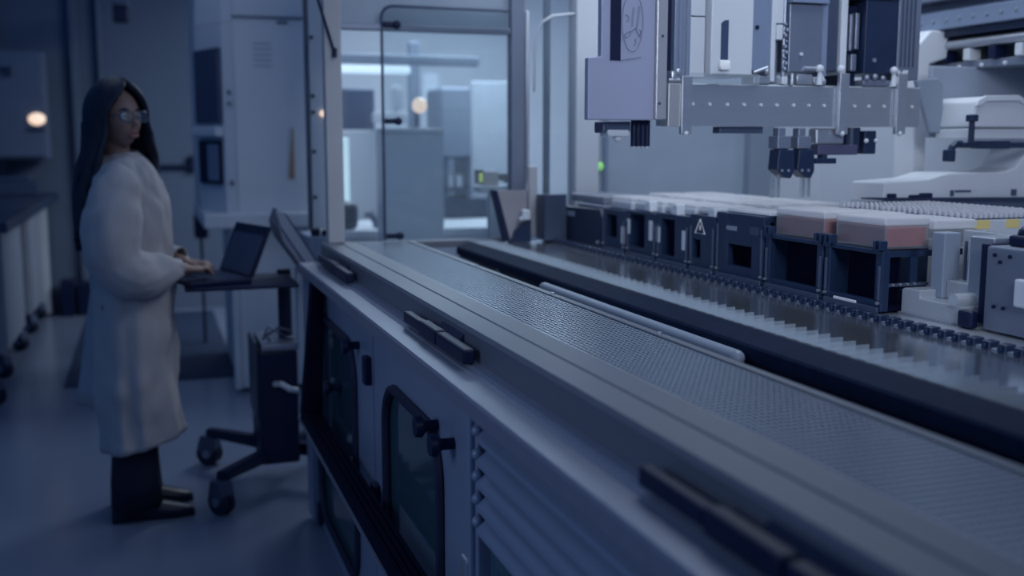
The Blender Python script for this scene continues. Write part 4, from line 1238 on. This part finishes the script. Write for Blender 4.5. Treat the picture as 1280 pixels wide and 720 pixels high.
for px_, py_ in ((0.205, 4.746), (0.213, 4.07), (0.80, 4.16), (0.78, 4.72)):
    e = Vector((px_, py_, 0.152))
    d = (e - hubp)
    n = Vector((-d.y, d.x, 0)).normalized() * 0.024
    lg_ = MB()
    bmm = bmesh.new()
    vs = [bmm.verts.new(q) for q in (hubp - n * 1.3 + Vector((0, 0, -0.03)), hubp + n * 1.3 + Vector((0, 0, -0.03)), hubp + n * 1.3 + Vector((0, 0, 0.025)), hubp - n * 1.3 + Vector((0, 0, 0.025)),
                                     e - n + Vector((0, 0, -0.022)), e + n + Vector((0, 0, -0.022)), e + n + Vector((0, 0, 0.014)), e - n + Vector((0, 0, 0.014)))]
    for f in ((0, 1, 2, 3), (4, 7, 6, 5), (0, 4, 5, 1), (1, 5, 6, 2), (2, 6, 7, 3), (3, 7, 4, 0)):
        bmm.faces.new([vs[i] for i in f])
    bmesh.ops.recalc_face_normals(bmm, faces=bmm.faces[:])
    bmesh.ops.bevel(bmm, geom=bmm.edges[:], offset=0.006, segments=2, affect='EDGES')
    lg_._add(bmm)
    L_ = lg_.build('leg', black, ct)
    caster('c', L_, px_, py_, 0.052, 1.0 if py_ > 4.4 else 0.6)
# laptop
lp = thing('laptop', 'black open laptop on the rolling cart in front of the person', 'laptop', (0.24, 4.2, 0.884))
MB().box(0.125, 0.365, 4.08, 4.42, 0.885, 0.905, 0.004).build('keyboard_base', black, lp)
kb = MB()
for i in range(12):
    for j in range(5):
        kb.box(0.20 + 0.029 * j, 0.224 + 0.029 * j, 4.10 + 0.0255 * i, 4.122 + 0.0255 * i, 0.905, 0.9075)
kb.build('keys', slate, lp)
MB().prism([(0.362, 0.905), (0.372, 0.903), (0.452, 1.094), (0.442, 1.098)], 'y', 4.08, 4.42, 0.002).build('screen', black, lp)
MB().prism([(0.3625, 0.915), (0.3635, 0.915), (0.4395, 1.088), (0.4385, 1.088)], 'y', 4.10, 4.40).build('display', screenm, lp)
lp.location.x -= 0.035
lp.rotation_euler = (0, 0, math.radians(17))
# tilted panel between laptop and workcell end
dp = thing('tilted_display', 'flat grey-backed display panel leaning between laptop and workcell end', 'display', (0.52, 4.25, 0.85))
MB().prism([(0.452, 1.158), (0.462, 1.165), (0.482, 1.155), (0.605, 0.955), (0.600, 0.90), (0.585, 0.90), (0.565, 0.95), (0.470, 1.10)], 'y', 4.08, 4.11, 0.003).build('side_casing', midgrey, dp)
MB().prism([(0.482, 1.155), (0.492, 1.150), (0.612, 0.958), (0.604, 0.90), (0.598, 0.90), (0.603, 0.955)], 'y', 4.08, 4.45).build('screen', screenm, dp)
MB().prism([(0.462, 1.10), (0.482, 1.155), (0.603, 0.955), (0.598, 0.90), (0.575, 0.90), (0.48, 1.04)], 'y', 4.112, 4.45, 0.003).build('back_casing', alud, dp)
MB().box(0.545, 0.585, 4.25, 4.30, 0.614, 0.92, 0.005).build('support_arm', cream, dp)

# ================================================================ PERSON
pw = thing('person', 'woman with long dark hair in a white gown typing at laptop', 'person', (-0.07, 4.2, 0))


def smooth_chain(pts, rad, sub=5):
    """Catmull-Rom through the joints so limbs bend only at their joints but join smoothly"""
    P = [Vector(p) for p in pts]
    P = [P[0] * 2 - P[1]] + P + [P[-1] * 2 - P[-2]]
    Q = [rad[0]] + list(rad) + [rad[-1]]
    op, orr = [], []
    for i in range(1, len(P) - 2):
        for k in range(sub):
            t = k / sub
            op.append(0.5 * ((2 * P[i]) + (P[i + 1] - P[i - 1]) * t + (2 * P[i - 1] - 5 * P[i] + 4 * P[i + 1] - P[i + 2]) * t * t + (3 * P[i] - P[i - 1] - 3 * P[i + 1] + P[i + 2]) * t ** 3))
            orr.append(Q[i] * (1 - t) + Q[i + 1] * t)
    op.append(P[-2]); orr.append(Q[-2])
    return op, orr


def skin_body():
    """torso, tapered limbs, fingers and head, fused into one continuous surface by a voxel remesh"""
    mb = MB()

    def ring(cx, cy, z, rx, ry):
        return [Vector((cx + rx * math.cos(k / 28 * 2 * PI), cy + ry * math.sin(k / 28 * 2 * PI), z)) for k in range(28)]
    mb.loft([ring(-0.085, 4.22, 0.78, 0.09, 0.13), ring(-0.085, 4.22, 0.86, 0.105, 0.16), ring(-0.083, 4.22, 0.95, 0.098, 0.14), ring(-0.08, 4.22, 1.04, 0.085, 0.115),
             ring(-0.08, 4.215, 1.14, 0.095, 0.125), ring(-0.085, 4.21, 1.23, 0.10, 0.14), ring(-0.095, 4.205, 1.29, 0.085, 0.15), ring(-0.102, 4.197, 1.33, 0.060, 0.115), ring(-0.105, 4.19, 1.355, 0.048, 0.06),
             ring(-0.106, 4.183, 1.40, 0.047, 0.050), ring(-0.105, 4.175, 1.46, 0.047, 0.048)])
    for s, sh, el, wr, pm in ((-1, (-0.092, 4.065, 1.285), (-0.130, 3.985, 1.020), (0.090, 4.085, 0.955), (0.165, 4.130, 0.945)),
                              (1, (-0.070, 4.350, 1.285), (-0.060, 4.470, 1.035), (0.105, 4.360, 0.955), (0.175, 4.325, 0.945))):
        sh, el, wr, pm = map(Vector, (sh, el, wr, pm))
        op, orr = smooth_chain([Vector((-0.09, 4.20 + 0.05 * s, 1.29)), sh, sh * 0.5 + el * 0.5, el, el * 0.5 + wr * 0.5, wr, wr * 0.6 + pm * 0.4], [0.050, 0.052, 0.043, 0.037, 0.034, 0.025, 0.024])
        mb.tube(op, orr, 18)
        d = (pm - wr).normalized()
        # palm: flattened, wider towards the knuckles
        side = Vector((-d.y, d.x, 0)).normalized()
        up = side.cross(d) * -1
        rings = []
        for t, w, h in ((-0.02, 0.022, 0.018), (0.01, 0.029, 0.017), (0.045, 0.037, 0.0155), (0.075, 0.040, 0.014), (0.090, 0.036, 0.011)):
            c = wr + d * t
            rings.append([c + side * w * math.cos(k / 18 * 2 * PI) + up * h * math.sin(k / 18 * 2 * PI) for k in range(18)])
        mb.loft(rings)
    for y in (4.130, 4.310):
        op, orr = smooth_chain([(-0.085, y * 0.8 + 4.22 * 0.2, 0.86), (-0.088, y, 0.72), (-0.075, y - 0.004, 0.47), (-0.105, y - 0.008, 0.32), (-0.122, y - 0.012, 0.085), (-0.122, y - 0.012, 0.05)], [0.092, 0.085, 0.053, 0.055, 0.034, 0.034])
        mb.tube(op, orr, 18)
        mb.tube(*smooth_chain([(-0.15, y - 0.010, 0.042), (-0.08, y - 0.018, 0.050), (-0.01, y - 0.026, 0.036), (0.055, y - 0.034, 0.026)], [0.026, 0.034, 0.030, 0.017]), 14)
    # fingers: short bent tapered chains rooted in the palm, thumb from the side
    for s, wr, pm in ((-1, Vector((0.090, 4.085, 0.955)), Vector((0.165, 4.130, 0.945))), (1, Vector((0.105, 4.360, 0.955)), Vector((0.175, 4.325, 0.945)))):
        d = (pm - wr); d.z = 0; d.normalize()
        side = Vector((-d.y, d.x, 0)) * (-s)       # towards the thumb
        side = -side
        for q, (off, L, r) in enumerate(((0.028, 0.070, 0.0085), (0.010, 0.078, 0.0088), (-0.009, 0.072, 0.0085), (-0.026, 0.056, 0.0075))):
            b0 = pm + side * off * -1 - d * 0.012
            p = [b0, b0 + d * 0.026 + Vector((0, 0, 0.006)), b0 + d * L * 0.62 + Vector((0, 0, 0.003)), b0 + d * L * 0.88 + Vector((0, 0, -0.012)), b0 + d * L * 0.98 + Vector((0, 0, -0.026))]
            mb.tube(p, [r * 1.15, r * 1.05, r, r * 0.9, r * 0.7], 10)
        t0 = wr + d * 0.03 - side * 0.018
        mb.tube([t0, t0 + d * 0.022 - side * 0.022 + Vector((0, 0, -0.004)), t0 + d * 0.05 - side * 0.030 + Vector((0, 0, -0.010)), t0 + d * 0.072 - side * 0.026 + Vector((0, 0, -0.018))], [0.013, 0.0115, 0.0095, 0.0075], 10)
    # head
    H = head_mesh()
    mb._add(H)
    return mb


HC = Vector((-0.098, 4.165, 1.508))        # head centre
HYAW = math.radians(-50)                   # facing: 0 = +X, negative turns to the camera
HR = Matrix.Rotation(HYAW, 3, 'Z')


def head_mesh():
    b = bmesh.new()
    bmesh.ops.create_icosphere(b, subdivisions=5, radius=1.0)
    g = lambda x, y, z, cx, cy, cz, s: math.exp(-((x - cx) ** 2 + (y - cy) ** 2 + (z - cz) ** 2) / (s * s))
    for v in b.verts:
        x, y, z = v.co
        f, s, u = x * 0.094, y * 0.073, z * 0.112
        if z < 0:                            # narrow to the chin and jaw
            k = -z
            s *= 1 - 0.30 * k * k
            if x < 0:
                f *= 1 - 0.35 * k
            f += 0.010 * k * max(0, x)
        if x > 0:                            # flatten the face
            f *= 1 - 0.10 * (1 - abs(y))
        # brow, sockets, nose, lips, chin, cheeks
        f += 0.004 * g(x, y * 0.6, z, 0.95, 0, 0.22, 0.25)
        for sg in (-1, 1):
            f -= 0.010 * g(x, y, z, 0.90, 0.40 * sg, 0.04, 0.17)
            f += 0.005 * g(x, y, z, 0.80, 0.50 * sg, -0.22, 0.22)
        f += 0.023 * g(0, y * 1.9, z, 0, 0, -0.21, 0.115) * (x > 0)
        f += 0.012 * g(0, y * 2.2, z, 0, 0, -0.06, 0.14) * (x > 0)
        f += 0.0075 * g(0, y * 0.7, z * 1.3, 0, 0, -0.475 * 1.3, 0.10) * (x > 0)
        f += 0.0070 * g(0, y * 0.8, z * 1.3, 0, 0, -0.595 * 1.3, 0.09) * (x > 0)
        f -= 0.003 * g(0, y * 0.5, z * 1.6, 0, 0, -0.535 * 1.6, 0.05) * (x > 0)
        f += 0.008 * g(x, y, z, 0.55, 0, -0.83, 0.28)
        v.co = HC + HR @ Vector((f, s, u))
    return b


pb_ = skin_body()
bo_ = pb_.build('body', skinm, pw, True, 180)
rm = bo_.modifiers.new('fuse', 'REMESH')
rm.mode = 'VOXEL'
rm.voxel_size = 0.0048
rm.use_smooth_shade = True
sm = bo_.modifiers.new('soften', 'SMOOTH')
sm.factor = 0.5
sm.iterations = 2
dg = bpy.context.evaluated_depsgraph_get()
me_ = bpy.data.meshes.new_from_object(bo_.evaluated_get(dg))
bo_.modifiers.clear()
bo_.data = me_
if not me_.materials:
    me_.materials.append(skinm)


def hp(f, s, u):
    return HC + HR @ Vector((f, s, u))


# eyes, brows, lips
for sg in (-1, 1):
    MB().ball(hp(0.072, 0.030 * sg, 0.005), 0.0135, 3).build('eye', mat('eye_white', (0.7, 0.7, 0.7), 0.15), bo_, True)
    MB().ball(hp(0.0835, 0.0305 * sg, 0.005), 0.0055, 2).build('iris', black, bo_, True)
    MB().tube([hp(0.083, 0.014 * sg, 0.026), hp(0.084, 0.030 * sg, 0.031), hp(0.070, 0.048 * sg, 0.026)], [0.003, 0.0038, 0.002], 6).build('eyebrow', hairm, bo_, True)
MB().tube([hp(0.084, -0.022, -0.058), hp(0.0955, -0.008, -0.053), hp(0.096, 0.008, -0.053), hp(0.084, 0.022, -0.058)], [0.002, 0.005, 0.005, 0.002], 8).tube([hp(0.084, -0.022, -0.060), hp(0.094, -0.008, -0.066), hp(0.094, 0.008, -0.066), hp(0.084, 0.022, -0.060)], [0.002, 0.0055, 0.0055, 0.002], 8).build('lips', mat('lips', (0.36, 0.14, 0.14), 0.4), bo_, True)
# glasses
gs = MB()
for sg in (-1, 1):
    ring = []
    for k in range(20):
        a = k / 20 * 2 * PI
        ring.append(hp(0.102 - 0.010 * abs(math.cos(a)) * (1 if math.cos(a) > 0 else 0), sg * (0.034 + 0.026 * math.cos(a)), 0.004 + 0.020 * math.sin(a)))
    gs.tube(ring, 0.0022, 6, True)
    gs.tube([hp(0.094, 0.060 * sg, 0.008), hp(0.05, 0.076 * sg, 0.010), hp(-0.012, 0.078 * sg, 0.006)], 0.002, 6)
gs.tube([hp(0.103, -0.009, 0.006), hp(0.107, 0, 0.008), hp(0.103, 0.009, 0.006)], 0.002, 6)
go = gs.build('safety_glasses', slate, pw, True)
for sg in (-1, 1):
    ln = MB()
    pts = []
    bmm = bmesh.new()
    vs = []
    for k in range(20):
        a = k / 20 * 2 * PI
        vs.append(bmm.verts.new(hp(0.1025 - 0.010 * max(0, math.cos(a)), sg * (0.034 + 0.026 * math.cos(a)), 0.004 + 0.020 * math.sin(a))))
    bmm.faces.new(vs)
    ln._add(bmm)
    ln.build('lens', clear('lens', (0.8, 0.85, 0.9), 0.10, 0.05, 2.0), go, True)


# hair: cap over the skull with face opening plus long fall behind and before the far shoulder
def hair():
    b = bmesh.new()
    NA, NU = 56, 40
    amin = math.radians(50)
    grid = []
    for j in range(NU + 1):
        t = j / NU
        row = []
        for i in range(NA + 1):
            w = i / NA
            if t < 0.36:                      # skull part, from crown to ear level
                q = t / 0.36
                th = q * PI / 2 * 1.08
                open_ = math.radians(8 + 50 * min(1, max(0, (q - 0.38) / 0.5)) ** 0.8)
                a = open_ + (2 * PI - 2 * open_) * w
                rf, rs = 0.116, 0.100
                f = rf * math.sin(th) * math.cos(a) - 0.004
                s = rs * math.sin(th) * math.sin(a)
                u = 0.138 * math.cos(th) + 0.002
                if math.cos(a) > 0.6 and q > 0.35:
                    f -= 0.010 * (q - 0.35)
                p = hp(f, s, u)
            else:
                q = (t - 0.36) / 0.64
                open_ = math.radians(58)
                a = open_ + (2 * PI - 2 * open_) * w
                f = 0.116 * math.cos(a) - 0.004
                s = 0.100 * math.sin(a)
                p0 = hp(f, s, -0.012)
                # ends: the back falls down the back, the edges in front of each shoulder
                edge = abs(w - 0.5) * 2
                ztip = 1.02 + 0.17 * edge ** 2
                z = p0.z + (ztip - p0.z) * q
                # body back surface it must clear
                back = -0.205 - 0.045 * min(1, max(0, (1.48 - z) / 0.25))
                tgt = Vector((back, p0.y * 0.6 + 4.17 * 0.4, z))
                if w < 0.22:                  # far side lock: down in front of the far shoulder
                    k = w / 0.22
                    tgt = Vector((0.035 - 0.07 * k, 4.265 + 0.085 * k, z))
                elif w < 0.34:
                    k = (w - 0.22) / 0.12
                    tgt = Vector((-0.035 - 0.20 * k, 4.35 - 0.03 * k, z))
                elif w > 0.80:                # near side: behind the near shoulder
                    k = (w - 0.80) / 0.20
                    tgt = Vector((back + 0.075 * k, 4.10 - 0.045 * k, z))
                bl = min(1, q * 2.2)
                bl = bl * bl * (3 - 2 * bl)
                p = Vector((p0.x * (1 - bl) + tgt.x * bl, p0.y * (1 - bl) + tgt.y * bl, z))
                p.x += 0.006 * math.sin(w * 60 + q * 5)
            row.append(b.verts.new(p))
        grid.append(row)
    for j in range(NU):
        for i in range(NA):
            b.faces.new((grid[j][i], grid[j][i + 1], grid[j + 1][i + 1], grid[j + 1][i]))
    bmesh.ops.remove_doubles(b, verts=b.verts[:], dist=1e-5)
    bmesh.ops.recalc_face_normals(b, faces=b.faces[:])
    m = MB()
    m._add(b)
    return m


ho = hair().build('hair', hairm, pw, True, 180)
sl = ho.modifiers.new('thick', 'SOLIDIFY')
sl.thickness = 0.022
sl.offset = 0.0


# gown
def ell(cx, cy, z, rx, ry, n=48, wave=0.0, ph=0.0, sq=2.0):
    r = []
    for k in range(n):
        a = k / n * 2 * PI
        c, s = math.cos(a), math.sin(a)
        w = 1 + wave * math.sin(9 * a + ph) + wave * 0.6 * math.sin(14 * a + ph * 2.3)
        cc = math.copysign(abs(c) ** (2 / sq), c)
        ss_ = math.copysign(abs(s) ** (2 / sq), s)
        r.append(Vector((cx + rx * cc * w, cy + ry * ss_ * w, z)))
    return r


rings = [
    ell(-0.098, 4.19, 1.378, 0.058, 0.066), ell(-0.102, 4.195, 1.366, 0.076, 0.100), ell(-0.102, 4.20, 1.342, 0.100, 0.160), ell(-0.100, 4.205, 1.308, 0.120, 0.200),
    ell(-0.095, 4.21, 1.25, 0.140, 0.225), ell(-0.080, 4.212, 1.18, 0.150, 0.205, wave=0.006), ell(-0.077, 4.215, 1.08, 0.150, 0.200, wave=0.010, ph=0.4),
    ell(-0.077, 4.215, 0.98, 0.142, 0.198, wave=0.014, ph=0.8), ell(-0.077, 4.215, 0.88, 0.143, 0.200, wave=0.018, ph=1.0), ell(-0.078, 4.215, 0.76, 0.147, 0.205, wave=0.024, ph=1.2),
    ell(-0.078, 4.215, 0.62, 0.147, 0.205, wave=0.030, ph=1.4), ell(-0.076, 4.215, 0.48, 0.146, 0.205, wave=0.036, ph=1.5), ell(-0.070, 4.215, 0.36, 0.148, 0.205, wave=0.040, ph=1.6), ell(-0.066, 4.215, 0.285, 0.150, 0.207, wave=0.044, ph=1.7)]
for r in rings[-1:]:
    for p in r:
        p.z += 0.03 * (p.x + 0.08) / 0.15
gm = MB()
gm.loft(rings, False, False)


def sleeve(pts, rad):
    gm_ = []
    for i, (p, r) in enumerate(zip(pts, rad)):
        p = Vector(p)
        t = (Vector(pts[min(i + 1, len(pts) - 1)]) - Vector(pts[max(i - 1, 0)])).normalized()
        s = Vector((0, 1, 0)) - t * t.y
        s.normalize()
        u = s.cross(t)
        gm_.append([p + (s * math.cos(k / 24 * 2 * PI) + u * math.sin(k / 24 * 2 * PI)) * r * (1 + 0.05 * math.sin(5 * k / 24 * 2 * PI + i * 1.7)) for k in range(24)])
    gm.loft(gm_, True, False)


sleeve([(-0.085, 4.075, 1.305), (-0.095, 4.04, 1.265), (-0.112, 4.01, 1.20), (-0.135, 3.98, 1.10), (-0.140, 3.975, 1.02), (-0.105, 3.985, 0.965), (-0.045, 4.01, 0.945), (0.02, 4.045, 0.950), (0.07, 4.073, 0.955), (0.10, 4.09, 0.955)],
       [0.060, 0.080, 0.090, 0.098, 0.100, 0.098, 0.088, 0.070, 0.050, 0.040])
sleeve([(-0.060, 4.345, 1.305), (-0.060, 4.385, 1.265), (-0.060, 4.42, 1.20), (-0.065, 4.455, 1.10), (-0.060, 4.465, 1.03), (-0.03, 4.455, 0.98), (0.02, 4.43, 0.955), (0.07, 4.395, 0.955), (0.105, 4.36, 0.955)],
       [0.060, 0.078, 0.086, 0.090, 0.090, 0.086, 0.076, 0.055, 0.042])
gob = gm.build('gown', gownm, pw, True, 180)
sb = gob.modifiers.new('smooth', 'SUBSURF')
sb.levels = sb.render_levels = 2
for nm_, sc_, st_ in (('fold_large', 0.16, 0.040), ('fold_small', 0.055, 0.014)):
    tx = bpy.data.textures.new(nm_, 'CLOUDS')
    tx.noise_scale = sc_
    tx.noise_depth = 1
    dm = gob.modifiers.new(nm_, 'DISPLACE')
    dm.texture = tx
    dm.texture_coords = 'LOCAL'
    dm.strength = st_
    dm.mid_level = 0.5
sd = gob.modifiers.new('thick', 'SOLIDIFY')
sd.thickness = 0.004
sd.offset = 1
# rear flap of the gown hanging behind
fl = MB()
fr_ = []
for j in range(8):
    q = j / 7
    z = 0.92 - 0.50 * q
    fr_.append([Vector((-0.19 - 0.014 * k * q - 0.004 * k, 4.13 + 0.025 * k + 0.012 * math.sin(k * 1.3 + 3 * q), z)) for k in range(7)])
fl.loft(fr_, False, False, closed=False)
fo = fl.build('gown_flap', gownm, gob, True, 180)
fs = fo.modifiers.new('thick', 'SOLIDIFY')
fs.thickness = 0.004
# collar tie of dark hair band across the shoulder is hair; trousers and shoes
tr2 = MB()
for y in (4.130, 4.310):
    tr2.loft([ell(-0.09, y, 0.84, 0.100, 0.088, 24), ell(-0.082, y, 0.62, 0.090, 0.082, 24), ell(-0.080, y - 0.004, 0.45, 0.080, 0.075, 24, 0.01), ell(-0.092, y - 0.008, 0.28, 0.082, 0.075, 24, 0.015), ell(-0.095, y - 0.012, 0.15, 0.090, 0.078, 24, 0.02), ell(-0.092, y - 0.014, 0.052, 0.095, 0.080, 24, 0.02)], True, True)
tr2.build('trousers', trous, pw, True, 180)
for y, xo in ((4.115, 0.0), (4.295, 0.0)):
    s = MB()
    prof = [(-0.185, 0.034, 0.055), (-0.165, 0.038, 0.085), (-0.11, 0.040, 0.105), (-0.05, 0.042, 0.085), (0.0, 0.045, 0.066), (0.05, 0.043, 0.052), (0.09, 0.034, 0.040), (0.115, 0.016, 0.028)]
    rr_ = []
    for x, w, h in prof:
        ring = []
        for k in range(16):
            a = k / 16 * 2 * PI
            c, q = math.cos(a), math.sin(a)
            ring.append(Vector((x + xo, y + w * c - 0.12 * (x + 0.1) * 0.3, max(0.0, h * (0.5 + 0.5 * q) if q > -0.6 else 0.0))))
        rr_.append(ring)
    s.loft(rr_, True, True)
    s.box(-0.185, -0.125, y - 0.033, y + 0.033, 0.0, 0.035, 0.006)
    s.build('shoe', shoem, pw, True, 60)
